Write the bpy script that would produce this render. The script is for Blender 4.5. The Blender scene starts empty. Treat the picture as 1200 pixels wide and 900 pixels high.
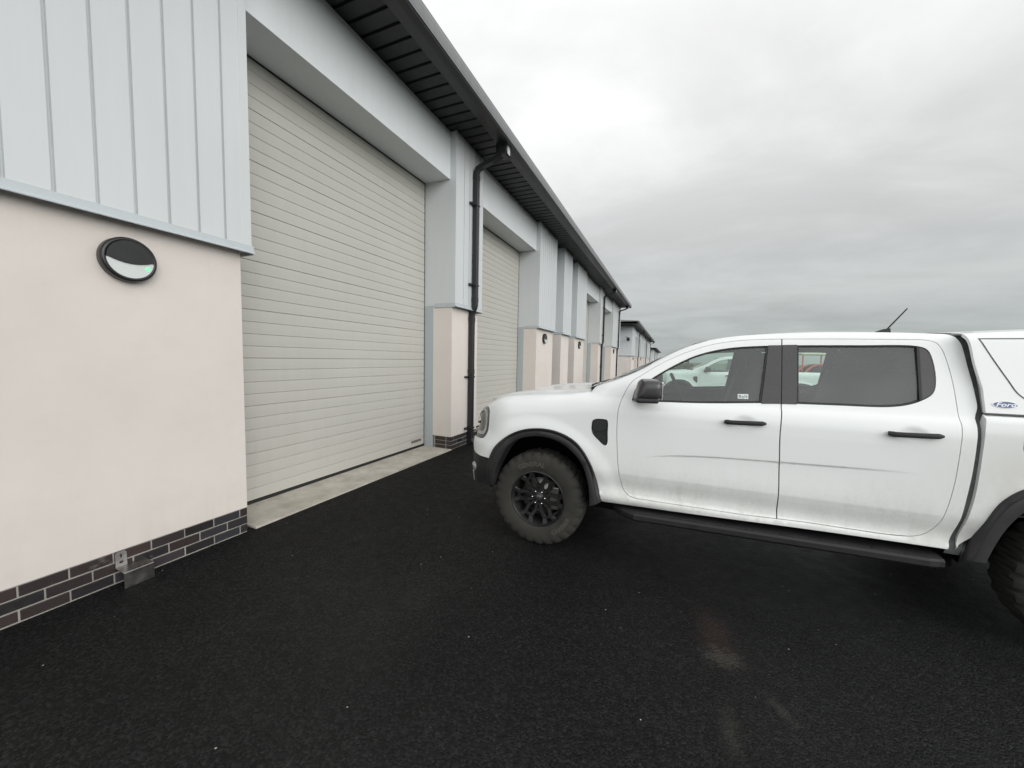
import bpy, bmesh, math, random
from mathutils import Vector, Matrix
from mathutils.geometry import delaunay_2d_cdt
random.seed(7)
SC=bpy.context.scene
COL=SC.collection
PI=math.pi
# ------------------------------------------------------------------ helpers
def tag(o,label=None,cat=None,group=None,kind=None):
    if label: o['label']=label
    if cat: o['category']=cat
    if group: o['group']=group
    if kind: o['kind']=kind
    return o
def thing(name,label,cat,loc=(0,0,0),group=None,parent=None):
    o=bpy.data.objects.new(name,None); COL.objects.link(o); o.location=loc
    o.empty_display_size=.2
    return tag(o,label,cat,group)
class MB:
    """collects vertices, faces and material slots of ONE mesh"""
    def __init__(s): s.v=[];s.f=[];s.sm=[];s.mi=[];s.n={}
    def add(s,vs,fs,smooth=False,mi=0,normals=None):
        b=len(s.v); s.v+= [tuple(p) for p in vs]
        for f in fs: s.f.append(tuple(b+i for i in f)); s.sm.append(smooth); s.mi.append(mi)
        if normals:
            for i,n in normals.items(): s.n[b+i]=n
        return s
    def box(s,x0,x1,y0,y1,z0,z1,mi=0):
        v=[(x,y,z) for x in (x0,x1) for y in (y0,y1) for z in (z0,z1)]
        f=[(0,1,3,2),(4,6,7,5),(0,4,5,1),(2,3,7,6),(0,2,6,4),(1,5,7,3)]
        return s.add(v,f,mi=mi)
    def bbox(s,x0,x1,y0,y1,z0,z1,b=.004,mi=0):
        """box with chamfered edges"""
        bm=bmesh.new(); bmesh.ops.create_cube(bm,size=1)
        for v in bm.verts: v.co=Vector(((x0+x1)/2+v.co.x*(x1-x0),(y0+y1)/2+v.co.y*(y1-y0),(z0+z1)/2+v.co.z*(z1-z0)))
        bmesh.ops.bevel(bm,geom=bm.edges[:],offset=b,segments=2,affect='EDGES',profile=.5)
        return s.bm(bm,mi=mi)
    def bm(s,bm,smooth=False,mi=0,M=None):
        bm.verts.index_update()
        vs=[(M@v.co if M else v.co)[:] for v in bm.verts]
        s.add(vs,[tuple(v.index for v in f.verts) for f in bm.faces],smooth,mi); bm.free(); return s
    def prism(s,poly,a0,a1,axis='x',mi=0,smooth=False):
        """closed polygon of 2-D points extruded along an axis"""
        n=len(poly)
        def P(p,a): return {'x':(a,p[0],p[1]),'y':(p[0],a,p[1]),'z':(p[0],p[1],a)}[axis]
        v=[P(p,a0) for p in poly]+[P(p,a1) for p in poly]
        f=[(i,(i+1)%n,n+(i+1)%n,n+i) for i in range(n)]
        s.add(v,f,smooth,mi)
        s.add(v,[tuple(range(n))[::-1],tuple(range(n,2*n))],False,mi); return s
    def tube(s,pts,r,n=10,caps=True,smooth=True,mi=0,square=False):
        pts=[Vector(p) for p in pts]
        if not isinstance(r,(list,tuple)): r=[r]*len(pts)
        if square: n=4
        V=[];F=[]; up=None
        for i,p in enumerate(pts):
            t=((pts[min(i+1,len(pts)-1)]-p).normalized()+(p-pts[max(i-1,0)]).normalized())
            t=t.normalized() if t.length>1e-6 else Vector((0,0,1))
            if up is None: up=Vector((0,0,1)) if abs(t.z)<.9 else Vector((0,1,0))
            a=t.cross(up).normalized(); b=a.cross(t).normalized(); up=b
            for k in range(n):
                an=2*PI*(k+(.5 if square else 0))/n; V.append(p+(a*math.cos(an)+b*math.sin(an))*r[i])
        for i in range(len(pts)-1):
            for k in range(n): F.append((i*n+k,i*n+(k+1)%n,(i+1)*n+(k+1)%n,(i+1)*n+k))
        s.add(V,F,smooth and not square,mi)
        if caps: s.add(V,[tuple(range(n)),tuple(range((len(pts)-1)*n,len(pts)*n))[::-1]],False,mi)
        return s
    def lathe(s,prof,n=48,axis='y',c=(0,0,0),smooth=True,mi=0,a0=0,a1=2*PI,jag=None):
        """prof: (radius, offset along axis)"""
        V=[];F=[];full=abs(a1-a0-2*PI)<1e-6;m=n if full else n+1
        for i in range(m):
            a=a0+(a1-a0)*i/n
            for j,(r,w) in enumerate(prof):
                if jag: r=jag(i,j,r)
                if axis=='y': p=(r*math.cos(a),w,r*math.sin(a))
                elif axis=='x': p=(w,r*math.cos(a),r*math.sin(a))
                else: p=(r*math.cos(a),r*math.sin(a),w)
                V.append((p[0]+c[0],p[1]+c[1],p[2]+c[2]))
        k=len(prof)
        for i in range(n):
            for j in range(k-1):
                a=i*k+j;b=((i+1)%m)*k+j; F.append((a,b,b+1,a+1))
        return s.add(V,F,smooth,mi)
    def build(s,name,mats,parent=None,autosm=None):
        me=bpy.data.meshes.new(name); me.from_pydata(s.v,[],s.f)
        if not isinstance(mats,(list,tuple)): mats=[mats]
        for m in mats: me.materials.append(m)
        me.polygons.foreach_set('use_smooth',s.sm); me.polygons.foreach_set('material_index',s.mi)
        if s.n:
            me.update()
            ln=[]
            for p in me.polygons:
                for vi in p.vertices: ln.append(s.n[vi] if (vi in s.n and p.use_smooth) else (p.normal[:] if not p.use_smooth else (0,0,0)))
            me.normals_split_custom_set(ln)
        else:
            bm=bmesh.new(); bm.from_mesh(me); bmesh.ops.recalc_face_normals(bm,faces=bm.faces[:]); bm.to_mesh(me); bm.free()
            if autosm:
                try: me.set_sharp_from_angle(angle=math.radians(autosm))
                except Exception: pass
        me.update()
        o=bpy.data.objects.new(name,me); COL.objects.link(o)
        if parent is not None: o.parent=parent
        return o
def link(name,me,parent=None,loc=None):
    o=bpy.data.objects.new(name,me); COL.objects.link(o)
    if parent is not None: o.parent=parent
    if loc: o.location=loc
    return o
def copy_tree(o,parent=None,skip=()):
    c=o.copy(); COL.objects.link(c)
    if parent is not None: c.parent=parent; c.matrix_parent_inverse=o.matrix_parent_inverse
    for ch in o.children:
        if ch.name.split('.')[0] in skip: continue
        copy_tree(ch,c,skip)
    return c
def text_geo(txt,size,depth=.002,shear=0,bold=0):
    cu=bpy.data.curves.new('lettering','FONT'); cu.body=txt; cu.size=size; cu.extrude=depth; cu.shear=shear; cu.offset=bold
    cu.align_x='CENTER'; cu.align_y='CENTER'
    o=bpy.data.objects.new('lettering_tmp',cu); COL.objects.link(o)
    dg=bpy.context.evaluated_depsgraph_get(); me=bpy.data.meshes.new_from_object(o.evaluated_get(dg))
    v=[x.co.copy() for x in me.vertices]; f=[tuple(p.vertices) for p in me.polygons]
    bpy.data.objects.remove(o); bpy.data.curves.remove(cu); bpy.data.meshes.remove(me)
    return v,f
# ------------------------------------------------------------------ materials
def mat(name,col=(.5,.5,.5),rough=.5,metal=0,coat=0,spec=.5,bump=None,var=None,coatr=.05):
    """bump=(scale,strength,distance,detail)  var=(scale,amount)"""
    m=bpy.data.materials.new(name); m.use_nodes=True; N=m.node_tree.nodes; L=m.node_tree.links
    b=N['Principled BSDF']; b.inputs['Base Color'].default_value=(*col,1); b.inputs['Roughness'].default_value=rough
    b.inputs['Metallic'].default_value=metal; b.inputs['Coat Weight'].default_value=coat; b.inputs['Coat Roughness'].default_value=coatr
    b.inputs['Specular IOR Level'].default_value=spec
    tc=N.new('ShaderNodeTexCoord')
    if var:
        n=N.new('ShaderNodeTexNoise'); n.inputs['Scale'].default_value=var[0]; n.inputs['Detail'].default_value=5; n.inputs['Roughness'].default_value=.6
        L.new(tc.outputs['Object'],n.inputs['Vector'])
        r=N.new('ShaderNodeMapRange'); r.inputs['From Min'].default_value=.3; r.inputs['From Max'].default_value=.7
        r.inputs['To Min'].default_value=1-var[1]; r.inputs['To Max'].default_value=1+var[1]
        L.new(n.outputs['Fac'],r.inputs['Value'])
        mx=N.new('ShaderNodeMix'); mx.data_type='RGBA'; mx.blend_type='MULTIPLY'; mx.inputs['Factor'].default_value=1
        mx.inputs[6].default_value=(*col,1); L.new(r.outputs['Result'],mx.inputs[7]); L.new(mx.outputs[2],b.inputs['Base Color'])
        r2=N.new('ShaderNodeMapRange'); r2.inputs['From Min'].default_value=.3; r2.inputs['From Max'].default_value=.7
        r2.inputs['To Min'].default_value=max(.02,rough-.07); r2.inputs['To Max'].default_value=min(1,rough+.07)
        L.new(n.outputs['Fac'],r2.inputs['Value']); L.new(r2.outputs['Result'],b.inputs['Roughness'])
    if bump:
        n=N.new('ShaderNodeTexNoise'); n.inputs['Scale'].default_value=bump[0]; n.inputs['Detail'].default_value=bump[3] if len(bump)>3 else 3
        L.new(tc.outputs['Object'],n.inputs['Vector'])
        bp=N.new('ShaderNodeBump'); bp.inputs['Strength'].default_value=bump[1]; bp.inputs['Distance'].default_value=bump[2]
        L.new(n.outputs['Fac'],bp.inputs['Height']); L.new(bp.outputs['Normal'],b.inputs['Normal'])
    return m
class NT:
    """tiny node-tree shorthand"""
    def __init__(s,m): s.N=m.node_tree.nodes; s.L=m.node_tree.links
    def n(s,t,**k):
        x=s.N.new(t)
        for a,b in k.items(): setattr(x,a,b)
        return x
    def set(s,x,key,val):
        if hasattr(val,'is_output') or isinstance(val,bpy.types.NodeSocket): s.L.new(val,x.inputs[key])
        else: x.inputs[key].default_value=val
    def math(s,op,a,b=None,c=None,clamp=False):
        x=s.n('ShaderNodeMath',operation=op,use_clamp=clamp); s.set(x,0,a)
        if b is not None: s.set(x,1,b)
        if c is not None: s.set(x,2,c)
        return x.outputs[0]
    def noise(s,vec,scale,detail=4,rough=.55,dist=0,out='Fac'):
        x=s.n('ShaderNodeTexNoise'); s.set(x,'Vector',vec); s.set(x,'Scale',scale); s.set(x,'Detail',detail); s.set(x,'Roughness',rough); s.set(x,'Distortion',dist); return x.outputs[out]
    def rng(s,v,a,b,c=0.,d=1.,smooth=False):
        x=s.n('ShaderNodeMapRange'); x.interpolation_type='SMOOTHSTEP' if smooth else 'LINEAR'
        s.set(x,'Value',v); s.set(x,'From Min',a); s.set(x,'From Max',b); s.set(x,'To Min',c); s.set(x,'To Max',d); return x.outputs[0]
    def mix(s,f,a,b,blend='MIX'):
        x=s.n('ShaderNodeMix',data_type='RGBA',blend_type=blend); s.set(x,0,f); s.set(x,6,a); s.set(x,7,b); return x.outputs[2]
    def sep(s,v):
        x=s.n('ShaderNodeSeparateXYZ'); s.L.new(v,x.inputs[0]); return x.outputs
    def comb(s,a,b,c):
        x=s.n('ShaderNodeCombineXYZ'); s.set(x,0,a); s.set(x,1,b); s.set(x,2,c); return x.outputs[0]
    def map(s,v,scale=(1,1,1),loc=(0,0,0)):
        x=s.n('ShaderNodeMapping'); s.L.new(v,x.inputs[0]); x.inputs['Scale'].default_value=scale; x.inputs['Location'].default_value=loc; return x.outputs[0]
def newmat(name):
    m=bpy.data.materials.new(name); m.use_nodes=True; t=NT(m); b=t.N['Principled BSDF']; tc=t.n('ShaderNodeTexCoord')
    return m,t,b,tc.outputs['Object']
def c4(r,g,b): return (r,g,b,1)

def asphalt_mat():
    m,t,b,P=newmat('black_asphalt')
    wp=t.n('ShaderNodeNewGeometry').outputs['Position']
    big=t.noise(wp,.9,4,.6); mid=t.noise(wp,9,5,.65)
    v=t.n('ShaderNodeTexVoronoi'); t.set(v,'Vector',wp); t.set(v,'Scale',95.); t.set(v,'Randomness',1.)
    v2=t.n('ShaderNodeTexVoronoi'); t.set(v2,'Vector',wp); t.set(v2,'Scale',210.)
    vc=t.sep(v.outputs['Color'])
    stone=t.math('ADD',.58,t.math('MULTIPLY',t.math('POWER',vc[0],2.2),1.75))
    base=t.mix(t.rng(big,.3,.7),c4(.0060,.0061,.0064),c4(.0100,.0100,.0102))
    base=t.mix(1.,base,t.comb(stone,stone,stone),'MULTIPLY')
    base=t.mix(t.rng(vc[1],.988,.999),base,c4(.026,.026,.026))
    base=t.mix(t.rng(mid,.60,.78,0,.35),base,c4(.030,.030,.030))
    # worn / spilt patches with a shape of their own
    s=t.sep(wp)
    def blob(cx,cy,rx,ry,ang,soft=.5,seed=0):
        dx=t.math('SUBTRACT',s[0],cx); dy=t.math('SUBTRACT',s[1],cy); ca,sa=math.cos(ang),math.sin(ang)
        u=t.math('DIVIDE',t.math('ADD',t.math('MULTIPLY',dx,ca),t.math('MULTIPLY',dy,sa)),rx)
        w=t.math('DIVIDE',t.math('SUBTRACT',t.math('MULTIPLY',dy,ca),t.math('MULTIPLY',dx,sa)),ry)
        d=t.math('SQRT',t.math('ADD',t.math('MULTIPLY',u,u),t.math('MULTIPLY',w,w)))
        nz=t.noise(t.map(wp,(1,1,1),(seed*3.7,seed*1.3,0)),22,5,.7)
        d=t.math('ADD',d,t.math('MULTIPLY',t.math('SUBTRACT',nz,.5),2.4)); d=t.math('ADD',d,t.math('MULTIPLY',t.math('SUBTRACT',vc[0],.5),.9))
        return t.rng(d,1.2,.15,0,1,True)
    base=t.mix(t.math('MULTIPLY',blob(.31,2.44,.11,.24,.15,seed=1),.33),base,c4(.058,.032,.026))
    base=t.mix(t.math('MULTIPLY',blob(.33,2.25,.11,.08,.2,seed=2),.38),base,c4(.085,.078,.068))
    base=t.mix(t.math('MULTIPLY',blob(.31,1.79,.045,.13,.0,seed=3),.32),base,c4(.060,.058,.046))
    base=t.mix(t.math('MULTIPLY',blob(.54,2.01,.10,.03,-.95,seed=4),.32),base,c4(.062,.060,.048))
    # rare pale chips
    v3=t.n('ShaderNodeTexVoronoi'); t.set(v3,'Vector',wp); t.set(v3,'Scale',38.)
    c3=t.sep(v3.outputs['Color'])
    chip=t.math('MULTIPLY',t.math('GREATER_THAN',c3[0],.9935),t.math('LESS_THAN',v3.outputs['Distance'],.15))
    base=t.mix(chip,base,c4(.42,.41,.38))
    t.L.new(base,b.inputs['Base Color'])
    damp=t.rng(t.noise(t.map(wp,(1,1,1),(4.1,0,0)),.45,3,.5),.42,.62,0,1,True); damp=t.math('MULTIPLY',t.math('ADD',t.math('MULTIPLY',damp,.6),.4),t.rng(t.sep(wp)[0],-2.8,-.8)); rg=t.math('SUBTRACT',t.rng(mid,.3,.75,.56,.74),t.math('MULTIPLY',damp,.18)); t.L.new(rg,b.inputs['Roughness']); t.L.new(t.rng(damp,0,1,.10,.24),b.inputs['Specular IOR Level'])
    h=t.math('ADD',t.math('MULTIPLY',t.math('SUBTRACT',.6,v.outputs['Distance']),1.0),t.math('MULTIPLY',t.math('SUBTRACT',.6,v2.outputs['Distance']),.5))
    h=t.math('ADD',h,t.math('MULTIPLY',vc[2],.5))
    h=t.math('ADD',h,t.math('MULTIPLY',mid,.8))
    bp=t.n('ShaderNodeBump'); t.set(bp,'Strength',.85); t.set(bp,'Distance',.006); t.L.new(h,bp.inputs['Height']); t.L.new(bp.outputs[0],b.inputs['Normal'])
    return m
def render_mat():
    m,t,b,P=newmat('cream_render')
    wp=t.n('ShaderNodeNewGeometry').outputs['Position']
    a=t.noise(wp,1.1,4,.6); f=t.noise(wp,14,5,.7)
    c=t.mix(t.rng(a,.3,.7),c4(.668,.612,.572),c4(.720,.668,.625))
    c=t.mix(t.rng(f,.55,.8,0,.22),c,c4(.60,.56,.50)); wx=t.noise(t.map(wp,(1,1,1.6)),3.2,5,.65); c=t.mix(t.rng(wx,.52,.72,0,.16),c,c4(.60,.53,.48))
    z=t.sep(wp)[2]
    st=t.noise(t.map(wp,(5,5,.5)),2.,4,.6)
    c=t.mix(t.math('MULTIPLY',t.rng(st,.48,.78),t.rng(z,.6,.2,0,.22)),c,c4(.42,.38,.33)); rn=t.noise(t.map(wp,(14,14,.35)),1.2,4,.6); c=t.mix(t.math('MULTIPLY',t.rng(rn,.55,.75),t.rng(z,1.8,2.45,0,.10)),c,c4(.42,.40,.37))
    t.L.new(c,b.inputs['Base Color']); b.inputs['Roughness'].default_value=.85; b.inputs['Specular IOR Level'].default_value=.25
    g=t.noise(wp,420,3,.6); g2=t.noise(wp,60,4,.6)
    h=t.math('ADD',g,t.math('MULTIPLY',g2,.8))
    bp=t.n('ShaderNodeBump'); t.set(bp,'Strength',.5); t.set(bp,'Distance',.002); t.L.new(h,bp.inputs['Height']); t.L.new(bp.outputs[0],b.inputs['Normal'])
    return m
def brick_mat():
    m,t,b,P=newmat('dark_engineering_brick')
    wp=t.n('ShaderNodeNewGeometry').outputs['Position']
    at=t.n('ShaderNodeAttribute'); at.attribute_name='bc'; r=t.sep(at.outputs['Color'])
    f=t.noise(wp,28,5,.65)
    c=t.mix(r[0],c4(.017,.015,.016),c4(.052,.034,.031)); c=t.mix(t.rng(r[1],.6,1.,0,.8),c,c4(.040,.042,.050))
    c=t.mix(t.rng(f,.45,.75,0,.55),c,c4(.020,.018,.019))
    ef=t.noise(wp,6,5,.7); c=t.mix(t.rng(ef,.60,.76,0,.5),c,c4(.30,.29,.28))
    t.L.new(c,b.inputs['Base Color']); t.L.new(t.rng(f,.3,.7,.35,.6),b.inputs['Roughness'])
    g=t.noise(wp,150,4,.6)
    bp=t.n('ShaderNodeBump'); t.set(bp,'Strength',.5); t.set(bp,'Distance',.002); t.L.new(g,bp.inputs['Height']); t.L.new(bp.outputs[0],b.inputs['Normal'])
    return m
def metal_paint(name,col,rough=.42,streak=.05):
    m,t,b,P=newmat(name)
    wp=t.n('ShaderNodeNewGeometry').outputs['Position']
    a=t.noise(wp,.7,3,.5); s=t.noise(t.map(wp,(9,9,.6)),1.5,5,.6)
    k=t.math('ADD',t.rng(a,.3,.7,-.03,.03),t.rng(s,.3,.7,-streak,streak)); k=t.math('ADD',k,1.)
    c=t.mix(1.,c4(*col),t.comb(k,k,k),'MULTIPLY'); t.L.new(c,b.inputs['Base Color'])
    t.L.new(t.rng(s,.3,.7,rough-.05,rough+.08),b.inputs['Roughness'])
    g=t.noise(wp,2.2,2,.5); bp=t.n('ShaderNodeBump'); t.set(bp,'Strength',.12); t.set(bp,'Distance',.01); t.L.new(g,bp.inputs['Height']); t.L.new(bp.outputs[0],b.inputs['Normal'])
    return m
def concrete_mat():
    m,t,b,P=newmat('pale_concrete')
    wp=t.n('ShaderNodeNewGeometry').outputs['Position']
    a=t.noise(wp,3.5,6,.65); f=t.noise(wp,60,4,.7); d=t.noise(wp,1.3,4,.6)
    c=t.mix(t.rng(a,.3,.7),c4(.34,.31,.26),c4(.56,.53,.47)); c=t.mix(t.rng(f,.55,.8,0,.4),c,c4(.24,.22,.19)); c=t.mix(t.rng(d,.56,.7,0,.5),c,c4(.27,.24,.19))
    t.L.new(c,b.inputs['Base Color']); b.inputs['Roughness'].default_value=.8
    bp=t.n('ShaderNodeBump'); t.set(bp,'Strength',.4); t.set(bp,'Distance',.003); t.L.new(f,bp.inputs['Height']); t.L.new(bp.outputs[0],b.inputs['Normal'])
    return m
def paint_mat(name,col,dirt=1.0):
    m,t,b,P=newmat(name)
    s=t.sep(P); z=s[2]
    n1=t.noise(t.map(P,(2.2,2.2,1.0)),1.6,5,.65); n2=t.noise(t.map(P,(16,16,3.)),1.5,5,.7); n3=t.noise(P,120,3,.6)
    low=t.rng(z,1.05,.55,0,1,True)
    d=t.math('MULTIPLY',low,t.rng(n1,.30,.68,.15,1.))
    d=t.math('MULTIPLY',d,t.rng(n2,.25,.75,.45,1.2)); n4=t.noise(P,45,5,.75); d=t.math('MULTIPLY',d,t.rng(n4,.35,.65,.6,1.4))
    # mud thrown up behind the front wheel and in front of the rear one
    dx=t.math('ABSOLUTE',t.math('SUBTRACT',s[0],2.78)); rr=t.math('MULTIPLY',t.rng(dx,.42,.0),t.rng(z,1.30,.70))
    rr=t.math('MULTIPLY',rr,t.rng(n1,.32,.6,.2,1.))
    d=t.math('ADD',t.math('MULTIPLY',d,.34*dirt),t.math('MULTIPLY',rr,.62*dirt)); d=t.math('MINIMUM',d,.7)
    sp=t.math('MULTIPLY',t.rng(n3,.66,.74),t.rng(z,1.25,.6)); 
    d=t.math('ADD',d,t.math('MULTIPLY',sp,.25*dirt),clamp=True)
    c=t.mix(d,c4(*col),c4(.36,.305,.21)); t.L.new(c,b.inputs['Base Color'])
    t.L.new(t.rng(d,0,.5,.32,.6),b.inputs['Roughness'])
    t.L.new(t.rng(d,0,.4,.7,.2),b.inputs['Coat Weight']); b.inputs['Coat Roughness'].default_value=.06; b.inputs['Specular IOR Level'].default_value=.2
    return m
def glass_mat(name,tint,refl=.10,film=.10,filmcol=(.55,.60,.58)):
    m,t,b,P=newmat(name); t.N.remove(b)
    out=t.N['Material Output']
    tr=t.n('ShaderNodeBsdfTransparent'); tr.inputs[0].default_value=c4(*tint)
    df=t.n('ShaderNodeBsdfDiffuse'); df.inputs[0].default_value=c4(*filmcol)
    gl=t.n('ShaderNodeBsdfGlossy'); gl.inputs['Roughness'].default_value=.03; gl.inputs['Color'].default_value=c4(1,1,1)
    nz=t.noise(P,3.,5,.6)
    m1=t.n('ShaderNodeMixShader'); t.L.new(t.rng(nz,.3,.7,film*.8,film*1.2),m1.inputs[0]); t.L.new(tr.outputs[0],m1.inputs[1]); t.L.new(df.outputs[0],m1.inputs[2])
    fr=t.n('ShaderNodeFresnel'); fr.inputs[0].default_value=1.5
    f=t.math('ADD',t.math('MULTIPLY',fr.outputs[0],1.),refl-.04,clamp=True)
    m2=t.n('ShaderNodeMixShader'); t.L.new(f,m2.inputs[0]); t.L.new(m1.outputs[0],m2.inputs[1]); t.L.new(gl.outputs[0],m2.inputs[2])
    t.L.new(m2.outputs[0],out.inputs[0]); return m
def emis_mat(name,col,st,base=(.1,.1,.1)):
    m=mat(name,base,.4); b=m.node_tree.nodes['Principled BSDF']; b.inputs['Emission Color'].default_value=c4(*col); b.inputs['Emission Strength'].default_value=st; return m
M={}
M['asphalt']=asphalt_mat(); M['render']=render_mat(); M['brick']=brick_mat(); M['concrete']=concrete_mat()
M['mortar']=mat('pale_mortar',(.30,.285,.26),.9,bump=(200,.4,.002),var=(8,.25))
M['clad']=metal_paint('pale_blue_grey_cladding',(.60,.625,.635),.42,.015)
M['trim']=metal_paint('blue_grey_trim_sheet',(.47,.51,.53),.40,.02)
M['steel_grey']=metal_paint('grey_painted_steel_post',(.42,.46,.48),.4,.03)
M['door']=metal_paint('pale_grey_beige_door',(.495,.485,.445),.5,.02)
M['door_dark']=mat('black_rubber_seal',(.012,.012,.013),.6,bump=(90,.3,.002))
M['black']=metal_paint('black_coated_aluminium',(.018,.018,.020),.38,.05)
M['soffit']=metal_paint('black_ribbed_soffit',(.012,.012,.013),.5,.05)
M['fascia']=metal_paint('grey_eaves_sheet',(.20,.205,.21),.6,.12)
M['lintel']=metal_paint('blue_grey_lintel_sheet',(.72,.755,.77),.45,.02)
M['plastic']=mat('black_lamp_plastic',(.014,.014,.015),.32,bump=(60,.05,.001),var=(20,.2))
M['opal']=mat('opal_lamp_diffuser',(.62,.65,.64),.28,coat=.4,var=(6,.03))
M['led']=emis_mat('green_led',(.10,.9,.32),.55,(.25,.6,.38))
M['inox']=mat('scuffed_stainless_steel',(.50,.48,.455),.33,metal=.65,bump=(80,.04,.001),var=(14,.25))
M['inoxp']=mat('stainless_dark_reflection',(.30,.285,.275),.32,metal=.95,bump=(50,.03,.001),var=(14,.25))  # darker copy of the stainless, dark ground reflection put into its colour
M['dark_door']=mat('dark_grey_entrance_door',(.035,.037,.040),.4,coat=.2,var=(3,.1))
M['glassdk']=mat('dark_door_glass',(.02,.025,.027),.05,spec=.8,var=(2,.1))
M['grass']=mat('far_rough_grass',(.085,.095,.045),.9,bump=(3,.5,.2),var=(.08,.3))
M['hedge']=mat('hedge_leaves',(.045,.065,.028),.75,var=(1.5,.4))
M['bark']=mat('hedge_bark',(.09,.075,.055),.9,bump=(20,.5,.02),var=(4,.3))

def interp(tab,x):
    # monotone-ish cubic hermite
    n=len(tab)
    if x<=tab[0][0]: return tab[0][1]
    if x>=tab[-1][0]: return tab[-1][1]
    for i in range(n-1):
        if x<=tab[i+1][0]: break
    x0,y0=tab[i];x1,y1=tab[i+1];h=x1-x0;d=(y1-y0)/h
    def sl(j):
        if j==0: return (tab[1][1]-tab[0][1])/(tab[1][0]-tab[0][0])
        if j==n-1: return (tab[-1][1]-tab[-2][1])/(tab[-1][0]-tab[-2][0])
        a=(tab[j][1]-tab[j-1][1])/(tab[j][0]-tab[j-1][0]);b=(tab[j+1][1]-tab[j][1])/(tab[j+1][0]-tab[j][0])
        return 0 if a*b<=0 else 2*a*b/(a+b)
    m0,m1=sl(i),sl(i+1);t=(x-x0)/h
    return (2*t**3-3*t*t+1)*y0+(t**3-2*t*t+t)*h*m0+(-2*t**3+3*t*t)*y1+(t**3-t*t)*h*m1
def sst(a,b,x):
    t=max(0,min(1,(x-a)/(b-a)));return t*t*(3-2*t)
QM=.955
HOODZ=[(-.92,1.085),(-.85,1.125),(-.75,1.155),(-.65,1.182),(-.5,1.225),(-.35,1.262),(-.2,1.283),(0,1.302),(.2,1.318),(.42,1.345),(.6,1.36)]
LOW=[(.30,.06),(.40,.05),(.47,.034),(.50,.014),(.545,.010),(.568,.030),(.60,.034),(.70,.010),(.735,.002),(.80,0),(2,0)]
LOWF=[(.30,.03),(.45,.012),(.6,.002),(.72,0),(2,0)]
TUM=[(1.12,0),(1.20,.004),(1.255,.016),(1.285,.032),(1.31,.053),(1.34,.066),(1.5,.122),(1.74,.215),(1.84,.245)]
FTOP=[(0,.115),(.008,.09),(.02,.065),(.045,.035),(.09,.013),(.16,.002),(.25,0)]
RND=[(0,.062),(.003,.047),(.009,.030),(.02,.015),(.04,.004),(.06,0)]
ZSIL=[(.40,1.355),(.456,1.391),(.62,1.455),(.789,1.535),(.897,1.602),(1.053,1.690),(1.156,1.735),(1.26,1.768),(1.37,1.790),(1.5,1.806),(1.75,1.820),(2.0,1.826),(2.3,1.822),(2.66,1.806)]
CRZ=[(.75,.84),(.8,.86),(.9,.888),(1.1,.918),(1.4,.938),(1.7,.948),(2.3,.966)]
def qlow(s,z):
    k=sst(-.1,.6,s)*(1-sst(2.6,2.9,s))
    low=interp(LOW,z)*k+interp(LOWF,z)*(1-k)
    A=.0085*sst(.82,1.15,s)*(1-sst(1.95,2.45,s))
    dz=interp(CRZ,s)-z
    dip=0
    if dz>-.016 and A>0:
        dip=A*sst(-.007,.009,dz)*(1-sst(.02,.24,dz))
    bul=0
    for c in (0,3.25):
        r=math.hypot(s-c,(z-.42));bul+=.014*(1-sst(.60,.72,r))*sst(.45,.6,z)
    for c in (1.487,2.355):
        d=math.hypot((s-c)/.085,(z-1.20)/.05)
        if d<1: dip+=.012*(1-d*d)**2
    return low+dip-bul
def qside(s,z):
    zr=interp(ZSIL,s)+.002
    upc=interp(TUM,z)+interp(RND,max(0,zr-z))
    e=interp(HOODZ,s)-z
    upf=interp(FTOP,e) if e>=0 else .115-e*.6
    t=sst(.22,.60,s)
    return QM-(upf*(1-t)+upc*t)-qlow(s,z)
def qbed(s,z):
    return QM-interp(BEDT,max(0,1.338-z))-qlow(s,z)
ZCAN=[(2.6,1.806),(2.96,1.824),(3.4,1.838),(4.45,1.832)]
def qcan(s,z):
    return .918-.25*(z-1.345)-.20*max(0,z-1.6)**2-interp(RND,max(0,interp(ZCAN,s)+.002-z))
BEDT=[(0,.06),(.006,.035),(.02,.018),(.05,.008),(.12,0),(1,0)]
PLAN=[(-.25,.955),(-.38,.951),(-.48,.936),(-.56,.912),(-.62,.880),(-.67,.838),(-.72,.78),(-.765,.70),(-.80,.60),(-.835,.46),(-.862,.28),(-.875,.12),(-.88,0)]
def _dense():
    P=[];n=len(PLAN)
    for i in range(n-1):
        p0=PLAN[max(i-1,0)] if i>0 else (-.12,.956);p1=PLAN[i];p2=PLAN[i+1];p3=PLAN[i+2] if i+2<n else (-.875,-.12)
        for k in range(8):
            t=k/8
            P.append(tuple(.5*((2*p1[j])+(-p0[j]+p2[j])*t+(2*p0[j]-5*p1[j]+4*p2[j]-p3[j])*t*t+(-p0[j]+3*p1[j]-3*p2[j]+p3[j])*t**3) for j in (0,1)))
    P.append(PLAN[-1]);L=[0]
    for a,b in zip(P,P[1:]): L.append(L[-1]+math.hypot(a[0]-b[0],a[1]-b[1]))
    return P,L
DP,DL=_dense()
AEND=-.25-DL[-1]
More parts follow.
